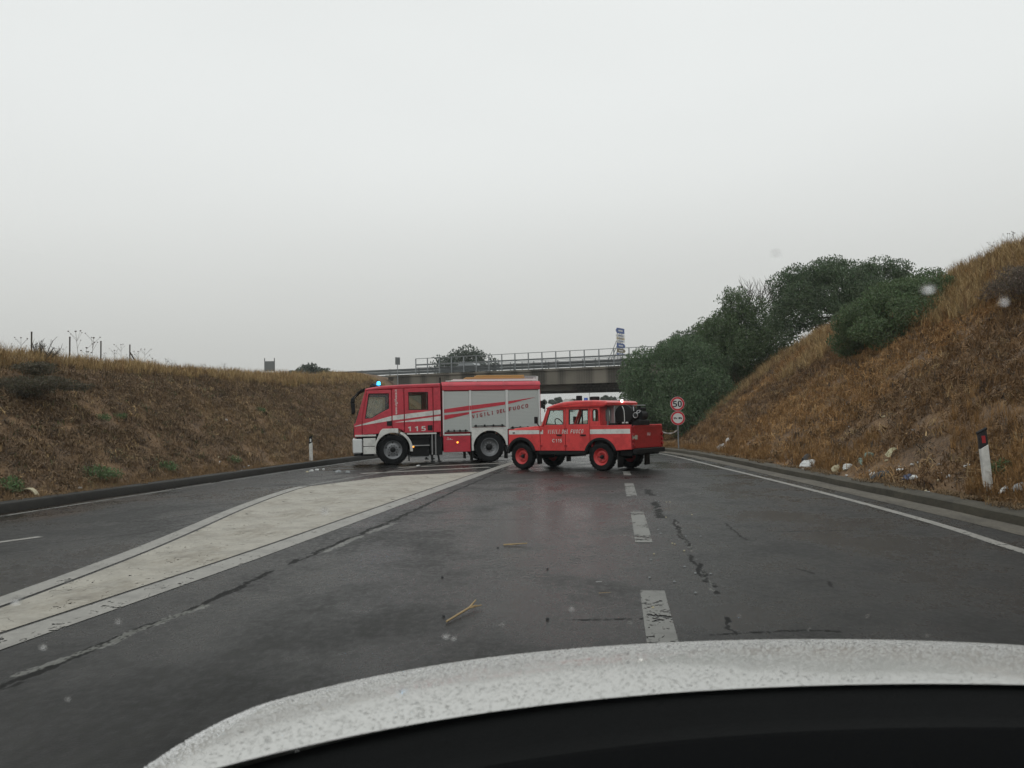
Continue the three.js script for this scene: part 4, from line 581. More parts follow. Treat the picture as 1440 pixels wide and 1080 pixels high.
function tree(name, label, category, base, blobs, n, leaf, m, seed, opts = {}, group) { // blobs in world space
  const t = thing(name, label, category, [base.x, base.y, base.z], 0, group), lr = rng(seed + 900), many = opts.plain ? blobs : blobs.flatMap((b) => [[b[0], b[1], b[2], b[3] * 0.90, b[4] * 0.90, b[5] * 0.90], ...Array.from({ length: 6 }, () => { const a = lr() * 6.283, e = (lr() - 0.3) * 1.9, k = 0.34 + 0.24 * lr(); return [b[0] + Math.cos(a) * Math.cos(e) * b[3] * 0.8, b[1] + Math.sin(e) * b[4] * 0.85, b[2] + Math.sin(a) * Math.cos(e) * b[5] * 0.8, b[3] * k, b[4] * k, b[5] * k]; })]), loc = many.map((b) => [b[0] - base.x, b[1] - base.y, b[2] - base.z, b[3], b[4], b[5]]); const r = rng(seed + 5);
  const c = loc[0], trunk = [], fork = [c[0] * 0.4, Math.max(0.2, (c[1] - c[4]) * 0.8), c[2] * 0.4], R = opts.trunk ?? 0.12; trunk.push([[0, -0.3, 0], fork, R, R * 0.75]);
  for (const b of loc.filter((_, i) => opts.plain || i % 7 === 0)) trunk.push([fork, [b[0], b[1] - b[4] * 0.3, b[2]], R * 0.5, R * 0.12]);
  part(t, 'trunk', limbs(trunk), M.bark); part(t, 'crown', leaves(loc, n, leaf, seed, opts), m);
  return t;
}
// right bank: crown outlines by pixel at the depth where each tree stands on the bank
const Bs = (px, py, w, h) => { const q = bankHit(1, px, py + h * 0.9), d = q ? -q.z - 0.5 : 26; return B(px, py, d, w * 1.18, h * 1.18); };
const B = (px, py, d, w, h, dz) => { const p = atDepth(px, py, d), k = d / FOCAL; return [p.x, p.y, p.z, w * k, h * k, dz ?? w * k * 0.8]; };
const baseOf = (px, d, side = 1) => { const x = atDepth(px, 560, d).x; const e = side > 0 ? x - KR(d) : KL(d) - x; return new THREE.Vector3(x, bankY(side, e, d), -d); };
tree('evergreen_tree', 'broad dark evergreen tree with dense flat crown on the right bank crest', 'tree', baseOf(1185, 42), [B(1185, 408, 42, 62, 34), B(1125, 412, 42, 42, 30), B(1240, 392, 43, 40, 24), B(1190, 385, 43, 45, 22), B(1150, 392, 42, 30, 20), B(1215, 420, 42, 45, 28), B(1120, 440, 41, 40, 32), B(1165, 440, 41, 40, 30), B(1255, 398, 43, 22, 18), B(1105, 455, 41, 28, 30)], 64000, 0.115, M.leafDark, 11, { trunk: 0.16, gaps: 0.30 });
tree('scrub_tree', 'ragged green tree with bare twigs at its top left of the evergreen', 'tree', baseOf(1055, 47), [B(1045, 465, 47, 45, 42), B(1015, 470, 47, 32, 36), B(1075, 450, 47, 34, 36), B(1035, 430, 47, 24, 22), B(1085, 480, 46, 34, 34), B(1020, 500, 47, 36, 36), B(1060, 505, 46, 40, 34), B(1000, 478, 48, 22, 26), B(1025, 412, 47, 10, 8)], 48000, 0.115, M.leafGreen, 23, { gaps: 0.35 });
{ // its bare twigs
  const t = scene.children[scene.children.length - 1], r = rng(8), l = []; for (let i = 0; i < 46; i++) { const a = atDepth(1040 + r() * 70, 445 - r() * 8, 47), b = atDepth(1035 + r() * 80, 392 + r() * 18, 47 + r()); const o = t.position; l.push([[a.x - o.x, a.y - o.y, a.z - o.z], [b.x - o.x, b.y - o.y, b.z - o.z], 0.022, 0.008]); for (let q = 0; q < 3; q++) { const m = a.clone().lerp(b, 0.4 + 0.5 * r()); l.push([[m.x - o.x, m.y - o.y, m.z - o.z], [m.x - o.x + (r() - 0.5) * 0.7, m.y - o.y + 0.2 + r() * 0.5, m.z - o.z + (r() - 0.5) * 0.5], 0.012, 0.005]); } } part(t, 'bare_twigs', limbs(l), M.twigGrey); }
tree('mastic_tree', 'rounded grey green tree spreading low behind the speed sign', 'tree', baseOf(965, 44), [B(955, 560, 44, 55, 48), B(905, 560, 45, 34, 42), B(930, 520, 45, 40, 34), B(985, 525, 45, 40, 36), B(1005, 555, 43, 32, 42), B(975, 590, 43, 45, 34), B(915, 595, 45, 34, 28), B(890, 535, 46, 24, 34), B(884, 575, 46, 20, 30), B(960, 500, 46, 36, 24), B(1010, 590, 42, 24, 24)], 80000, 0.125, M.leafSoft, 31, { gaps: 0.22, len: 2.4 });
tree('mastic_tree', 'darker green tree filling the gap between low tree and ragged tree', 'tree', baseOf(1010, 50), [B(990, 500, 50, 40, 34), B(1030, 530, 49, 34, 36), B(960, 490, 51, 30, 20), B(1010, 480, 50, 34, 28), B(940, 500, 52, 26, 18)], 34000, 0.125, M.leafDark, 37, { gaps: 0.28 });
tree('mastic_bush', 'large glossy green bush leaning down the right bank slope', 'bush', bankHit(1, 1285, 455), [Bs(1255, 440, 50, 30), Bs(1213, 466, 34, 26), Bs(1192, 486, 20, 16), Bs(1290, 412, 40, 22), Bs(1325, 408, 24, 16), Bs(1245, 470, 34, 20), Bs(1290, 440, 34, 18), Bs(1262, 412, 30, 20), Bs(1225, 440, 30, 22), Bs(1190, 478, 22, 22), Bs(1310, 395, 24, 14)], 56000, 0.075, M.leafGreen, 41, { gaps: 0.26, trunk: 0.06 });
tree('dry_shrub', 'grey brown dry shrub on the upper right bank', 'bush', bankHit(1, 1430, 425), [Bs(1432, 402, 34, 20), Bs(1402, 408, 20, 13), Bs(1460, 395, 30, 22)], 3600, 0.12, M.leafBrown, 43, { gaps: 0.36, trunk: 0.02, len: 8, hollow: 0.15 });
tree('dry_shrub', 'small purple grey dry shrub on the skyline of the right bank', 'bush', bankHit(1, 1392, 382) ?? bankAt(1, 1392, 9), [B(1393, 368, 25, 12, 12), B(1405, 360, 25, 10, 10)], 2500, 0.06, M.leafBrown, 44, { gaps: 0.38, trunk: 0.02, len: 3 });
tree('low_bush', 'dark low bush spread over the top of the left bank', 'bush', bankHit(-1, 40, 560), [B(30, 545, 18.8, 50, 15), B(80, 540, 19.4, 34, 9), B(-10, 555, 18.2, 40, 20), B(40, 520, 20, 44, 9), B(105, 545, 19.4, 22, 6)], 11000, 0.085, leafMat(0.085, 0.080, 0.052), 47, { gaps: 0.44, trunk: 0.02, len: 5, hollow: 0.2 });
{ const b = bankAt(-1, 58, 5.3), t = thing('bare_shrub', 'leafless grey shrub by the first fence post on the left skyline', 'bush', [b.x, b.y - 0.05, b.z]), r = rng(481), l = []; for (let i = 0; i < 26; i++) { const a = r() * 6.283, h = 0.30 + 0.42 * r(), w = 0.55 * r(), e = [Math.cos(a) * w, h, Math.sin(a) * w * 0.7]; l.push([[0, 0, 0], e, 0.012, 0.006]); for (let q = 0; q < 5; q++) { const k = 0.5 + 0.5 * r(); l.push([[e[0] * k, e[1] * k, e[2] * k], [e[0] * k + (r() - 0.5) * 0.28, e[1] * k + 0.02 + 0.14 * r(), e[2] * k + (r() - 0.5) * 0.25], 0.006, 0.004]); } } part(t, 'branches', limbs(l), M.twigGrey); }
tree('far_tree', 'rounded tree standing behind the overpass railing', 'tree', new THREE.Vector3(atDepth(657, 520, 112).x, 3, -112), [B(650, 512, 112, 30, 20), B(625, 516, 112, 16, 16), B(683, 512, 112, 18, 17), B(660, 504, 112, 20, 13), B(672, 528, 112, 26, 20), B(635, 528, 112, 24, 18)], 9000, 0.32, M.leafFar, 51, { gaps: 0.36, trunk: 0.2 });
tree('far_bush', 'low rounded bush beyond the crest between sign board and barrier', 'bush', new THREE.Vector3(atDepth(436, 526, 96).x, 6.6, -96), [B(432, 523, 96, 18, 10), B(452, 525, 96, 13, 7), B(416, 526, 96, 10, 6)], 3600, 0.24, M.leafFar, 53, { gaps: 0.34, trunk: 0.1 });
// trees and a house in the open country seen under the bridge
[[786, 563, 170, 7, 5, 'small dark round tree in the field under the overpass'], [778, 566, 180, 9, 4, 'flat dark hedge tree beside the dark round tree under the overpass'], [766, 566, 176, 6, 4, 'small green tree next to the fire engine rear under the overpass'], [795, 565, 185, 6, 3.5, 'pale green bush by the white house under the overpass'], [805, 564, 190, 8, 4, 'loose grey tree behind the white house under the overpass'], [851, 562, 165, 9, 6, 'grey green tree beside the blue roof beacon of the pickup'], [860, 563, 172, 8, 6, 'taller grey tree near the right abutment'], [848, 566, 160, 6, 4, 'dark low tree near the right abutment']].forEach(([px, py, d, w, h, label], i) => { const p = atDepth(px, py + h, d); tree('field_tree', label, 'tree', new THREE.Vector3(p.x, p.y - 1.2, p.z), blobSet(...B(px, py, d, w * 0.8, h * 0.8), 5, 60 + i), 1500, 0.42, M.leafFar, 60 + i, { gaps: 0.3, trunk: 0.12 }, 'trees beyond the overpass'); });
{ const p = atDepth(799, 570, 178), t = thing('house', 'small pale house with grey pitched roof in the field under the overpass', 'house', [p.x, p.y - 1.5, p.z], 0.3); part(t, 'wall', bx(-0.9, 0.9, 0, 2.0, -2, 2), M.lightGrey); part(t, 'roof', ext([[-1.15, 1.95], [0, 2.9], [1.15, 1.95]], -2.2, 2.2), mat(0.34, 0.33, 0.31, 0.8)); part(t, 'door', bx(-0.3, 0.3, 0, 1.6, 2.0, 2.03), M.rail); }

// dry grass on the banks: short thatch and taller straw, in clumps
function tuft(n, h, spread, seed, droop) { const r = rng(seed), pos = []; for (let i = 0; i < n; i++) { const a = r() * 6.283, l = h * (0.5 + 0.7 * r()), w = 0.0045 + 0.005 * r(), x = (r() - 0.5) * spread, z = (r() - 0.5) * spread, dx = Math.cos(a) * l * droop * (0.4 + r()), dz = Math.sin(a) * l * droop * (0.4 + r()), px = -Math.sin(a) * w, pz = Math.cos(a) * w; const m = [x + dx * 0.4, l * 0.6, z + dz * 0.4], e = [x + dx, l * (1 - 0.35 * droop), z + dz]; pos.push(x - px, -0.03, z - pz, x + px, -0.03, z + pz, m[0] + px * 0.7, m[1], m[2] + pz * 0.7, x - px, -0.03, z - pz, m[0] + px * 0.7, m[1], m[2] + pz * 0.7, m[0] - px * 0.7, m[1], m[2] - pz * 0.7, m[0] - px * 0.7, m[1], m[2] - pz * 0.7, m[0] + px * 0.7, m[1], m[2] + pz * 0.7, e[0], e[1], e[2]); } const g = new THREE.BufferGeometry(); g.setAttribute('position', new THREE.Float32BufferAttribute(pos, 3)); g.computeVertexNormals(); return g; }
M.grass = mat(1, 1, 1, 0.9, { side: THREE.DoubleSide });
function field(name, geo, list) { const m = new THREE.InstancedMesh(geo, M.grass, list.length), o = new THREE.Object3D(), c = new THREE.Color(); list.forEach((q, i) => { o.position.set(...q.p); o.rotation.set(q.tx ?? 0, q.a, q.tz ?? 0); o.scale.setScalar(q.s); o.updateMatrix(); m.setMatrixAt(i, o.matrix); m.setColorAt(i, c.setRGB(...q.c)); }); m.name = numbered(name); m.userData.kind = 'stuff'; scene.add(m); return m; }
{
  const r = rng(321), short = [[], [], []], tall = [[], []];
  for (const side of [1, -1]) {
    const N = side > 0 ? 60000 : 56000;
    for (let i = 0; i < N; i++) {
      const d = Math.exp(lerp(Math.log(side > 0 ? 7 : 11), Math.log(75), Math.pow(r(), 0.9))), e = 0.4 + (side > 0 ? 12 : 9) * Math.pow(r(), 0.8);
      if (e < 0.5 && r() < 0.5) continue;
      const p = bankPoint(side, e, d), X = p.x + 40, D = d + 20, zone = fbm(X * 0.35 + side * 7, D * 0.30, 4), fineN = fbm(X * 1.6, D * 1.6, 3);
      if (fineN < 0.36 && r() < 0.8) continue;
      const k = 0.6 + 0.8 * r(), oc = smooth(0.42, 0.62, zone), y = r();
      let c = side > 0 ? [lerp(0.20, 0.32, oc) * k, lerp(0.120, 0.190, oc) * k, lerp(0.056, 0.078, oc) * k] : [lerp(0.19, 0.25, oc) * k, lerp(0.130, 0.172, oc) * k, lerp(0.076, 0.095, oc) * k];
      if (y < 0.07) c = [0.34 * k, 0.24 * k, 0.12 * k]; else if (y < 0.17) c = [0.10 * k, 0.073 * k, 0.05 * k]; else if (side < 0 && y < 0.2) c = [0.10 * k, 0.115 * k, 0.05 * k];
      short[i % 3].push({ p: [p.x, p.y, p.z], a: r() * 6.283, s: (0.7 + 0.8 * r()) * (1 + d * 0.008), c, tx: (r() - 0.5) * 0.5, tz: side * (0.2 + 0.4 * r()) });
    }
    // thatch and silt spilling over the kerb
    for (let i = 0; i < 2600; i++) { const d = Math.exp(lerp(Math.log(6), Math.log(36), r())), e = 0.16 + 0.34 * Math.sqrt(r()); if (fbm(d * 1.3 + side * 9, e * 2, 3) < 0.46) continue; const k = 0.6 + 0.7 * r(); short[i % 3].push({ p: [side > 0 ? KR(d) + e : KL(d) - e, 0.15, -d], a: r() * 6.283, s: 0.5 + 0.6 * r(), c: [0.19 * k, 0.125 * k, 0.062 * k] }); }
    // straw along the crests and in patches
    const T = side > 0 ? 11000 : 9000;
    for (let i = 0; i < T; i++) {
      const d = Math.exp(lerp(Math.log(12), Math.log(80), r())), crest = (side > 0 ? topR(d) / 0.76 : topL(d) / 0.70) + 0.5; const patch = fbm(d * 0.22 + side * 3, 7, 3);
      const lowEdge = side > 0 ? 3.2 * smooth(0.3, 0.6, patch) : 0.6 * patch + 0.1; const e = crest - lowEdge + r() * (side > 0 ? 4.6 : 2.6); const p = bankPoint(side, e, d);
      if (fbm(p.x * 1.1 + 50, d * 1.1, 3) < 0.42 && r() < 0.85) continue;
      const k = 0.7 + 0.6 * r(); const c = r() < 0.25 ? [0.26 * k, 0.16 * k, 0.075 * k] : [0.37 * k, 0.265 * k, 0.125 * k];
      tall[i % 2].push({ p: [p.x, p.y, p.z], a: r() * 6.283, s: (side > 0 ? 0.75 : 0.55) + 0.5 * r(), c, tx: (r() - 0.5) * 0.3, tz: (r() - 0.5) * 0.3 });
    }
    // ochre tussocks along the foot of the right bank
    if (side > 0) for (let i = 0; i < 5200; i++) { const d = 8 + 30 * Math.pow(r(), 1.1), e = 0.5 + 3.0 * r() * r(); const p = bankPoint(1, e, d); if (fbm(p.x * 0.9 + 3, d * 0.55, 3) < 0.47) continue; const k = 0.7 + 0.6 * r(); tall[i % 2].push({ p: [p.x, p.y, p.z], a: r() * 6.283, s: 0.28 + 0.34 * r(), c: [0.27 * k, 0.155 * k, 0.058 * k] }); }
    for (let i = 0; i < 5200; i++) { if (side > 0 || r() < 0.5) continue; const d = 12 + 26 * r(), e = 0.3 + 0.5 * r(), p = bankPoint(-1, e, d); if (fbm(d * 0.9, 3, 3) < 0.45) continue; const k = 0.7 + 0.6 * r(); tall[i % 2].push({ p: [p.x, p.y, p.z], a: r() * 6.283, s: 0.16 + 0.2 * r(), c: [0.24 * k, 0.155 * k, 0.075 * k] }); }
  }
  short.forEach((l, i) => field('dry_grass', tuft(11, 0.085, 0.18, 90 + i, 1.9), l)); tall.forEach((l, i) => field('straw_grass', tuft(12, 0.55, 0.16, 95 + i, 0.45), l));
}
// seed heads, weeds
function umbel(seed, h) { const r = rng(seed), g = [bar([0, -0.05, 0], [0.04, h, 0.02], 0.006, 5, 0.004)]; for (let i = 0; i < 5; i++) { const a = r() * 6.283, y = h * (0.55 + 0.4 * r()), l = h * (0.12 + 0.16 * r()), e = [0.03 + Math.cos(a) * l, y + l * 1.1, 0.02 + Math.sin(a) * l]; g.push(bar([0.03 * y / h, y, 0.015], e, 0.004, 4, 0.003), new THREE.IcosahedronGeometry(0.017 + 0.014 * r(), 0).scale(1, 0.7, 1).translate(...e)); } g.push(new THREE.IcosahedronGeometry(0.035, 0).scale(1, 0.6, 1).translate(0.04, h, 0.02)); return merge(g); }
{
  const r = rng(64), geos = [umbel(1, 0.75), umbel(2, 0.95), umbel(3, 1.15)], m = mat(0.085, 0.07, 0.05, 0.9); const list = [];
  for (const px of [8, 20, 30, 78, 88, 112, 122, 128, 150, 158, 164, 170, 176, 196, 204, 212, 232, 242, 250, 262, 285, 300, 316]) list.push([-1, px, 5.3 + r() * 1.6, px > 110 && px < 140 ? 1.1 : 0.5 + 0.3 * r()]);
  for (let px = 1290; px < 1442; px += 5) list.push([1, px + r() * 4, 8.0 + r() * 1.2, 0.45 + 0.3 * r()]);
  list.forEach(([side, px, e, s], i) => { const p = bankAt(side, px, e), o = single('seed_stalk', geos[i % 3], m, side < 0 ? 'thin dry branching seed stalk on the left bank skyline' : 'dark dry seed head stalk on the right bank skyline', 'plant', side < 0 ? 'seed stalks on the left crest' : 'seed stalks on the right crest'); o.position.copy(p); o.position.y -= 0.05; o.rotation.set((r() - 0.5) * 0.3, r() * 6.283, (r() - 0.5) * 0.3); o.scale.setScalar(s); });
  const weeds = [[10, 692, 1.0, 'green weed clump by the bent cardboard on the left kerb'], [135, 676, 1.1, 'bright green weed clump behind the left kerb beside a white scrap'], [158, 672, 0.7, 'small green weed at the edge of a larger clump by the left kerb'], [235, 662, 0.8, 'green weed clump halfway along the left kerb'], [328, 652, 0.7, 'green weed clump near the white post behind the left kerb'], [145, 592, 0.6, 'small pale green weed in the middle of the left bank'], [168, 590, 0.6, 'small green weed beside a pale weed in the left bank'], [365, 580, 0.6, 'little green weed high on the left bank near the sign board'], [1412, 668, 0.8, 'dark green weed behind the leaning white post']];
  weeds.forEach(([px, py, s, label], i) => { const p = bankHit(px > 700 ? 1 : -1, px, py); if (!p) return; const g = leaves([[0, 0.16, 0, 0.34, 0.18, 0.3], [0.25, 0.12, 0.1, 0.2, 0.14, 0.2], [-0.22, 0.1, 0.05, 0.2, 0.12, 0.2]], 420, 0.085, 200 + i, { gaps: 0.1, hollow: 0.1, len: 3.4 }); const o = single('green_weed', g, M.leafWeed, label, 'plant', 'green weeds'); o.position.copy(p); o.scale.setScalar(s * (0.7 + p.z * -0.012)); });
}
// fence posts on the left crest
[[43, 467, 'thin fence post beside the bare bush on the left skyline'], [97, 474, 'thin fence post standing alone between two others on the left skyline'], [142, 480, 'thin fence post among seed stalks on the left skyline'], [183, 485, 'thin fence post propped by a slanted stake on the left skyline']].forEach(([px, py, label], i) => {
  const b = bankAt(-1, px, 6.4), top = atDepth(px, py, -b.z).y - b.y, t = thing('fence_post', label, 'fence post', [b.x, b.y, b.z], 0, 'posts of the old fence'); part(t, 'post', bar([0, -0.3, 0], [0, top, 0], 0.022, 8), M.bark); part(t, 'post_cap', new THREE.CylinderGeometry(0.026, 0.026, 0.02, 8).translate(0, top, 0), M.bark);
  if (i === 3) part(t, 'stake', bar([0.42, -0.05, 0], [0, top * 0.72, 0], 0.024, 7), M.bark);
});

// ------------------------------------------------------------------ litter and bits on the road
const L = { w: mat(0.62, 0.64, 0.63, 0.5), c: mat(0.50, 0.45, 0.30, 0.6), teal: mat(0.22, 0.36, 0.32, 0.3), y: mat(0.46, 0.44, 0.28, 0.6), b: mat(0.07, 0.09, 0.16, 0.4), k: mat(0.03, 0.032, 0.035, 0.5), br: mat(0.22, 0.14, 0.08, 0.8), g: mat(0.30, 0.32, 0.33, 0.5) };
function crumple(seed, sx, sy, sz) { const g = mergeVertices(new THREE.IcosahedronGeometry(1, 3).deleteAttribute('normal').deleteAttribute('uv')), p = g.attributes.position, r = rng(seed), o = r() * 50; for (let i = 0; i < p.count; i++) { const x = p.getX(i), y = p.getY(i), z = p.getZ(i), k = 0.55 + 0.9 * Math.abs(fbm(x * 2 + o, z * 2 + y * 1.7 + o, 3) - 0.35) + 0.25 * vnoise(x * 6 + o, y * 6 + z * 5); p.setXYZ(i, x * k * sx, Math.max(-0.25, y * k) * sy, z * k * sz); } g.computeVertexNormals(); return toCreasedNormals(g, 0.4); }
function paper(seed, w, h) { const g = new THREE.BoxGeometry(w, 0.006, h, 6, 1, 5), p = g.attributes.position, o = seed * 3.3; for (let i = 0; i < p.count; i++) { const x = p.getX(i), z = p.getZ(i); p.setY(i, p.getY(i) + 0.5 * w * (vnoise(x / w * 2.5 + o, z / h * 2.5) - 0.2) * 0.5 + 0.12 * w * Math.sin(x / w * 4 + o)); } g.computeVertexNormals(); return g; }
const bottle = () => new THREE.LatheGeometry(V2([[0.001, 0], [0.034, 0.002], [0.036, 0.02], [0.033, 0.07], [0.036, 0.11], [0.033, 0.15], [0.014, 0.195], [0.013, 0.205], [0.015, 0.206], [0.015, 0.225], [0.001, 0.226]]), 16).rotateZ(Math.PI / 2);
function litter(name, px, py, geo, m, label, cat, turn = 0, group, lift = 0.03) { const p = bankHit(px > 700 ? 1 : -1, px, py); if (!p) { console.log('no bank at', px, py); return; } const o = single(name, geo, m, label, cat, group); o.position.set(p.x, p.y + lift, p.z); o.scale.setScalar(0.88); o.rotation.y = turn; o.rotation.z = (px > 700 ? 1 : -1) * 0.35; return o; }
litter('plastic_bag', 1016, 632, crumple(1, 0.30, 0.22, 0.24), L.w, 'white crumpled plastic bag on the verge nearest the speed sign', 'bag');
litter('plastic_sheet', 1023, 625, paper(2, 0.62, 0.16), L.w, 'long torn white plastic sheet lying behind a crumpled bag', 'litter', 0.9);
litter('plastic_bag', 1138, 657, crumple(3, 0.28, 0.17, 0.2), L.w, 'white bag with a dark bag behind it by the right kerb', 'bag');
litter('plastic_bag', 1139, 650, crumple(4, 0.30, 0.20, 0.22), L.k, 'black bag pressed against a white bag by the right kerb', 'bag');
litter('paper_cup', 1177, 664, crumple(5, 0.13, 0.14, 0.10), L.c, 'cream crushed carton at the right kerb', 'carton');
litter('plastic_bag', 1192, 659, crumple(6, 0.15, 0.10, 0.12), L.w, 'small pale crumpled bag beside the teal bottle', 'bag');
litter('plastic_bottle', 1210, 653, bottle().scale(1.3, 1.5, 1.5), L.teal, 'teal plastic bottle standing tilted on the right verge', 'bottle', 1.3, undefined, 0.08);
litter('plastic_bag', 1221, 646, crumple(7, 0.13, 0.12, 0.1), L.teal, 'small teal and white bag above the teal bottle', 'bag');
litter('cardboard', 1257, 640, paper(8, 0.34, 0.16), L.y, 'yellowish flat card lying up the right bank', 'cardboard', 0.2);
litter('plastic_bag', 1240, 671, crumple(9, 0.26, 0.10, 0.16), L.k, 'black glossy bag with white scraps at the right kerb', 'bag');
litter('paper_scrap', 1227, 671, crumple(10, 0.09, 0.06, 0.07), L.w, 'white paper ball stuck to the black glossy bag', 'paper');
litter('paper_scrap', 1246, 668, paper(11, 0.10, 0.07), L.w, 'flat white scrap on the black glossy bag', 'paper');
litter('paper_sheet', 1268, 664, paper(12, 0.17, 0.12), L.w, 'folded white paper lying above the blue package', 'paper', 0.5);
litter('snack_package', 1276, 676, crumple(13, 0.13, 0.08, 0.10), L.b, 'dark blue crumpled package by the right kerb', 'package');
litter('snack_package', 1285, 675, crumple(14, 0.09, 0.07, 0.08), L.w, 'white crumpled wrapper touching the dark blue package', 'wrapper');
litter('plastic_bottle', 1418, 690, bottle().scale(1.1, 1.1, 1.1), L.w, 'white bottle lying by the leaning white post', 'bottle', 0.5, undefined, 0.04);
litter('cardboard', 1426, 694, paper(15, 0.22, 0.13), L.br, 'brown crushed cardboard by the leaning white post', 'cardboard', 0.7);
litter('plastic_bag', 1436, 690, crumple(16, 0.16, 0.08, 0.12), L.g, 'grey bag behind the brown cardboard by the leaning post', 'bag');
litter('paper_scrap', 1403, 694, paper(17, 0.14, 0.03), L.c, 'narrow pale strip of card at the foot of the leaning post', 'paper', 0.6);
litter('cardboard', 40, 699, (() => { const g = new THREE.BoxGeometry(0.42, 0.02, 0.2, 10, 1, 2), p = g.attributes.position; for (let i = 0; i < p.count; i++) { const x = p.getX(i); p.setY(i, p.getY(i) + 0.13 - x * x * 3.2); } g.computeVertexNormals(); return g; })(), L.c, 'bent pale cardboard arching over the left kerb', 'cardboard', 0.2);
litter('paper_scrap', 113, 690, crumple(18, 0.05, 0.045, 0.05), L.w, 'tiny white paper ball behind the left kerb', 'paper');
litter('paper_scrap', 318, 592, crumple(19, 0.07, 0.05, 0.06), L.w, 'white scrap caught halfway up the left bank', 'paper');
{ const r = rng(17); const set = [[1, 988, 1040, 626, 642, 9], [1, 1120, 1300, 645, 680, 22], [1, 1300, 1430, 655, 700, 16], [1, 1050, 1330, 560, 650, 16], [-1, 270, 500, 636, 668, 14]];
  const gs = [crumple(30, 0.045, 0.03, 0.04), paper(31, 0.09, 0.05), crumple(32, 0.06, 0.035, 0.03), paper(33, 0.06, 0.06)], ms = [L.w, L.w, L.c, L.g, L.br];
  for (const [side, a, b, c, d, n] of set) for (let i = 0; i < n; i++) litter('litter_scrap', lerp(a, b, r()), lerp(c, d, r()), gs[i % 4], ms[Math.floor(r() * 5)], side > 0 ? 'small scrap of litter scattered on the right bank' : 'small scrap of litter along the left kerb', 'litter', r() * 6, side > 0 ? 'litter scraps on the right bank' : 'litter scraps by the left kerb', 0.02); }
function onRoad(name, px, py, geo, m, label, cat, turn = 0, group) { const p = onGround(px, py), o = single(name, geo, m, label, cat, group); o.position.set(p[0], 0.006, p[2]); o.rotation.y = turn; return o; }
{ const a = onGround(628, 877), b = onGround(671, 853), dx = b[0] - a[0], dz = b[2] - a[2], Lh = Math.hypot(dx, dz); onRoad('twig', 628, 877, merge([bar([0, 0.008, 0], [Lh * 0.68, 0.022, 0.01], 0.007, 6, 0.008), bar([Lh * 0.68, 0.022, 0.01], [Lh, 0.04, -0.01], 0.008, 6, 0.005), bar([Lh * 0.66, 0.02, 0.01], [Lh * 0.93, 0.016, 0.05], 0.006, 6, 0.004), bar([Lh * 0.74, 0.024, 0.01], [Lh * 0.80, 0.03, 0.045], 0.005, 5, 0.003)]), M.straw, 'forked straw coloured twig lying on the wet road', 'twig', Math.atan2(-dz, dx)); }
onRoad('straw_stalk', 708, 768, merge([bar([0, 0.008, 0], [0.26, 0.02, 0.02], 0.010, 6, 0.006), bar([0.05, 0.01, 0], [0.10, 0.01, 0.05], 0.006, 5, 0.003)]), M.straw, 'short pale stalk lying flat on the wet road', 'twig', 0.05);
onRoad('straw_stalk', 842, 836, bar([0, 0.005, 0], [0.09, 0.008, 0.01], 0.003, 5, 0.002), M.straw, 'thin straw beside the dashed line', 'twig', 0.15);
onRoad('straw_stalk', 838, 820, bar([0, 0.005, 0], [0.05, 0.006, 0], 0.003, 5, 0.002), L.w, 'tiny white straw beside the dashed line', 'twig', 0.0);
{ const r = rng(91); for (const [px, py, s, k] of [[438, 663, 0.10, 'w'], [446, 661, 0.07, 'w'], [432, 664, 0.06, 'c'], [476, 664, 0.12, 'g'], [489, 664.5, 0.11, 'g'], [470, 662, 0.06, 'k'], [588, 655.5, 0.07, 'w'], [455, 660, 0.05, 'w']]) onRoad('stone', px, py, crumple(100 + Math.floor(px), s, s * 0.6, s * 0.8), L[k], 'broken stone fragment on the road before the fire engine', 'stone', r() * 6, 'stone fragments on the road'); for (let i = 0; i < 26; i++) onRoad('pebble', 905 + r() * 100 * r() + 20 * r(), 690 + r() * 175, crumple(300 + i % 5, 0.012, 0.01, 0.012), i % 3 ? L.g : L.c, 'small loose pebble along the cracked road line', 'stone', r() * 6, 'pebbles along the crack'); for (let i = 0; i < 5; i++) onRoad('asphalt_chip', [700, 770, 622, 770, 624][i], [771, 801, 813, 872, 868][i], crumple(400 + i, 0.012, 0.014, 0.012), L.k, 'small dark chip lying on the open wet road', 'stone', r() * 6, 'dark chips on the road'); }

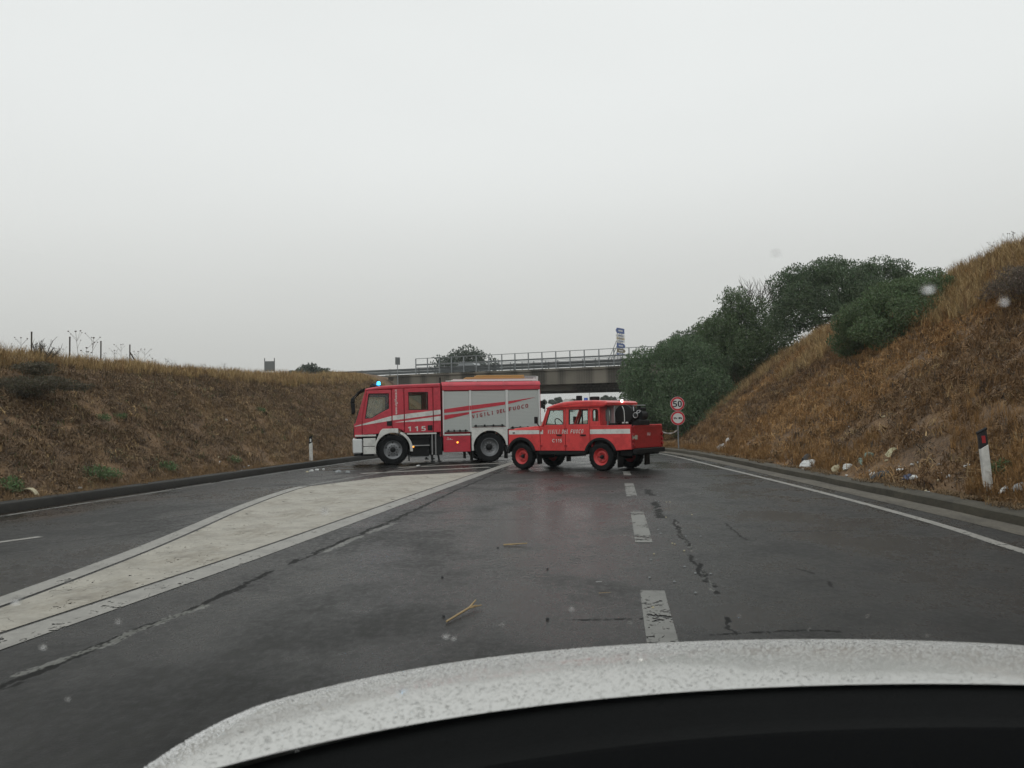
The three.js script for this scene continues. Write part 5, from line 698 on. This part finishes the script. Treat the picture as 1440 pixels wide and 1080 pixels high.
// ------------------------------------------------------------------ the car the picture is taken from
{
  const CX = 0.45, t = thing('white_car', 'white car with rain on its bonnet, seen from behind its windscreen', 'car', [CX, 0, 0]);
  const d0 = (X) => 1.11 - 0.28 * X * X; // rear edge of the bonnet
  const hoodY = (X, s) => { const a = Math.abs(X); return 0.964 - 0.021 * s - 0.254 * s * s - 0.026 * Math.pow(a / 0.86, 4) - (a > 0.86 ? 3 * (a - 0.86) * (a - 0.86) : 0); };
  const paint = mat(0.70, 0.70, 0.67, 0.3, { clearcoat: 1, clearcoatRoughness: 0.08 });
  const Xs = []; for (let i = 0; i <= 60; i++) Xs.push(lerp(-0.97, 0.97, i / 60));
  const rows = []; for (let j = 0; j <= 40; j++) { const s = 1.12 * j / 40; rows.push(Xs.map((X) => [X, hoodY(X, s), -(d0(X) + s)])); }
  rows.unshift(Xs.map((X) => [X, hoodY(X, 0) - 0.012, -(d0(X) + 0.03)]));
  const last = rows[rows.length - 1]; rows.push(last.map(([X, y, z]) => [X * 0.98, y - 0.12, z - 0.06]), last.map(([X, y, z]) => [X * 0.97, 0.30, z - 0.10]));
  const hood = part(t, 'bonnet', toCreasedNormals(sheet(rows, (p) => [p[0], p[2]]), 0.6), paint);
  { // rain beads standing on the wax
    const g = new THREE.IcosahedronGeometry(1, 1), r = rng(5150), N = 60000, m = new THREE.InstancedMesh(g, new THREE.MeshPhysicalMaterial({ color: 0xffffff, roughness: 0.02, transmission: 1, thickness: 0.003, ior: 1.33 }), N), o = new THREE.Object3D();
    for (let i = 0; i < N; i++) { const X = lerp(-0.93, 0.62, r()), s = 0.80 * Math.pow(r(), 0.85); const k = 0.0007 + 0.0016 * Math.pow(r(), 3); o.position.set(X, hoodY(X, s) + k * 0.15, -(d0(X) + s)); o.rotation.set(0, r() * 6.283, 0); o.scale.set(k * (0.9 + 0.6 * r()), k * 0.42, k); o.updateMatrix(); m.setMatrixAt(i, o.matrix); }
    m.name = 'rain_beads'; m.userData.kind = 'stuff'; hood.add(m);
  }
  for (const s of [-1, 1]) {
    part(t, 'front_wing', sheet(Array.from({ length: 24 }, (_, j) => { const q = 1.12 * j / 23 - 0.1, X = 0.968 * s; const y = hoodY(0.968, Math.max(0, q)); return s > 0 ? [[X, y, -(d0(0.968) + q)], [X + s * 0.012, y - 0.25, -(d0(0.968) + q)], [X, 0.28, -(d0(0.968) + q)]] : [[X, 0.28, -(d0(0.968) + q)], [X + s * 0.012, y - 0.25, -(d0(0.968) + q)], [X, y, -(d0(0.968) + q)]]; }), (p) => [p[2], p[1]]), paint);
    part(t, 'door_panel', bx(s * 0.90, s * 0.95, 0.28, 0.93, 1.9, -0.74, 0.02), paint);
    part(t, 'side_window', bx(s * 0.885, s * 0.89, 0.93, 1.50, 1.8, -0.35), M.glass);
    part(t, 'windscreen_pillar', merge([bar([s * 0.90, 0.92, -0.80], [s * 0.82, 1.55, 0.10], 0.035, 8)]), M.black);
    for (const z of [-1.45, 1.15]) part(t, 'wheel', lathe([[0.02, -0.09], [0.20, -0.1], [0.31, -0.09], [0.31, 0.09], [0.20, 0.1], [0.02, 0.09]], 24).rotateY(Math.PI / 2).translate(s * 0.80, 0.31, z), M.rubber);
  }
  part(t, 'roof', sheet(Array.from({ length: 14 }, (_, j) => Array.from({ length: 13 }, (_, i) => { const X = lerp(-0.86, 0.86, i / 12), z = lerp(-0.02, 2.2, j / 13); return [X, 1.575 - 0.05 * X * X - 0.03 * Math.pow((z - 0.7) / 1.4, 2), z + 0.1 * X * X]; })), (p) => [p[0], p[2]]), paint);
  part(t, 'headliner', sheet(Array.from({ length: 8 }, (_, j) => Array.from({ length: 9 }, (_, i) => { const X = lerp(-0.85, 0.85, i / 8), z = lerp(0.0, 2.15, j / 7); return [X, 1.545 - 0.05 * X * X - 0.03 * Math.pow((z - 0.7) / 1.4, 2), z + 0.1 * X * X]; })), (p) => [p[0], p[2]]), mat(0.12, 0.12, 0.115, 0.9));
  part(t, 'tailgate', bx(-0.9, 0.9, 0.3, 1.48, 2.18, 2.24, 0.02), paint); part(t, 'floor', bx(-0.9, 0.9, 0.22, 0.28, -0.9, 2.2), M.dark);
  part(t, 'seat', merge([bx(-0.70, -0.16, 0.30, 0.62, 0.35, 0.9, 0.06), bx(-0.68, -0.18, 0.6, 1.15, 0.85, 1.0, 0.05), bx(0.16, 0.70, 0.30, 0.62, 0.35, 0.9, 0.06), bx(0.18, 0.68, 0.6, 1.15, 0.85, 1.0, 0.05)]), M.black);
  const plastic = mat(0.005, 0.0055, 0.006, 0.9, { specularIntensity: 0.04, bumpMap: grit, bumpScale: 0.0006 });
  const strip = (list) => sheet(list.map(([off, y]) => Xs.map((X) => [X * 0.985, y - 0.026 * Math.pow(Math.abs(X) / 0.86, 4) - 0.01 * X * X, -(d0(X) + off)])).reverse(), (p) => [p[0] * 2, p[2] * 2]);
  part(t, 'cowl_panel', strip([[0.10, 0.88], [0.03, 0.957], [-0.006, 0.957], [-0.03, 0.949], [-0.05, 0.938], [-0.10, 0.936], [-0.125, 0.942], [-0.13, 0.90]]), mat(0.008, 0.0085, 0.0085, 0.5, { specularIntensity: 0.09, bumpMap: grit, bumpScale: 0.001 }));
  part(t, 'dashboard', strip([[-0.135, 0.90], [-0.14, 0.958], [-0.17, 0.966], [-0.30, 0.972], [-0.45, 0.965], [-0.55, 0.94], [-0.60, 0.88], [-0.62, 0.55]]), plastic);
  for (const [x0, z0, x1, z1] of [[-0.45, -1.0, 0.15, -1.035], [0.25, -1.04, 0.70, -0.93]]) part(t, 'wiper', merge([bar([x0, 0.915, z0], [x1, 0.915, z1], 0.005, 6), bar([x0 + 0.02, 0.912, z0 - 0.02], [(x0 + x1) / 2, 0.915, (z0 + z1) / 2], 0.005, 6)]), M.black);
  const screenP = (X, v) => { const zb = -(d0(X) - 0.128), yb = 0.945 - 0.026 * Math.pow(Math.abs(X) / 0.86, 4) - 0.01 * X * X, zt = -0.02 + 0.1 * X * X, yt = 1.56 - 0.05 * X * X; return [X * lerp(1, 0.94, v), lerp(yb, yt, v), lerp(zb, zt, v)]; };
  const screen = part(t, 'windscreen', sheet(Array.from({ length: 16 }, (_, j) => Array.from({ length: 41 }, (_, i) => screenP(lerp(-0.88, 0.88, i / 40), j / 15))), (p) => [p[0], p[1]]), new THREE.MeshPhysicalMaterial({ color: lin(0.965, 0.985, 0.972), roughness: 0, transmission: 1, thickness: 0, ior: 1.45 }));
  { // drops on the outside of the glass
    const r = rng(404), water = new THREE.MeshPhysicalMaterial({ color: 0xffffff, roughness: 0.02, transmission: 1, thickness: 0.004, ior: 1.33 }); const g = new THREE.IcosahedronGeometry(1, 2);
    const list = [[1305, 410, 4.2, 2.0], [1413, 427, 2.2, 1.8], [1093, 362, 1.6, 2.0], [627, 897, 3.4, 1.8], [638, 900, 2.2, 1.6], [706, 880, 1.6, 1.2], [804, 858, 2.0, 1.6], [886, 876, 1.3, 1.1], [166, 876, 1.8, 1.4], [456, 722, 2.2, 1.6], [22, 848, 3.4, 2.2], [60, 912, 2.4, 1.8], [95, 985, 2.0, 1.4], [1305, 895, 1.5, 1], [1220, 868, 1.3, 1], [1138, 886, 1.2, 0.9], [1040, 868, 1.4, 1.1]];
    for (const [px, py, a, b] of list) { const v = pix(px, py); let d = 0.95; for (let q = 0; q < 60; q++) { const X = v.x * d - CX, zb = d0(X) - 0.128, yb = 0.945 - 0.026 * Math.pow(Math.abs(X) / 0.86, 4) - 0.01 * X * X, zt = 0.02 - 0.1 * X * X, yt = 1.56 - 0.05 * X * X, vv = (EYE + v.y * d - yb) / (yt - yb); d = lerp(d, lerp(zb, zt, vv), 0.5); } if (!(d > 0.05)) continue; const o = part(screen, 'raindrop', g, water); o.position.set(v.x * d - CX, EYE + v.y * d + 0.001, -d - 0.0006); o.rotation.set(-0.95, 0, 0.25); o.scale.set(a * 0.0007, b * 0.0007, 0.0010); }
  }
}

scene.traverse((o) => { if (o.isMesh) { o.castShadow = true; o.receiveShadow = true; } });
renderer.render(scene, camera);
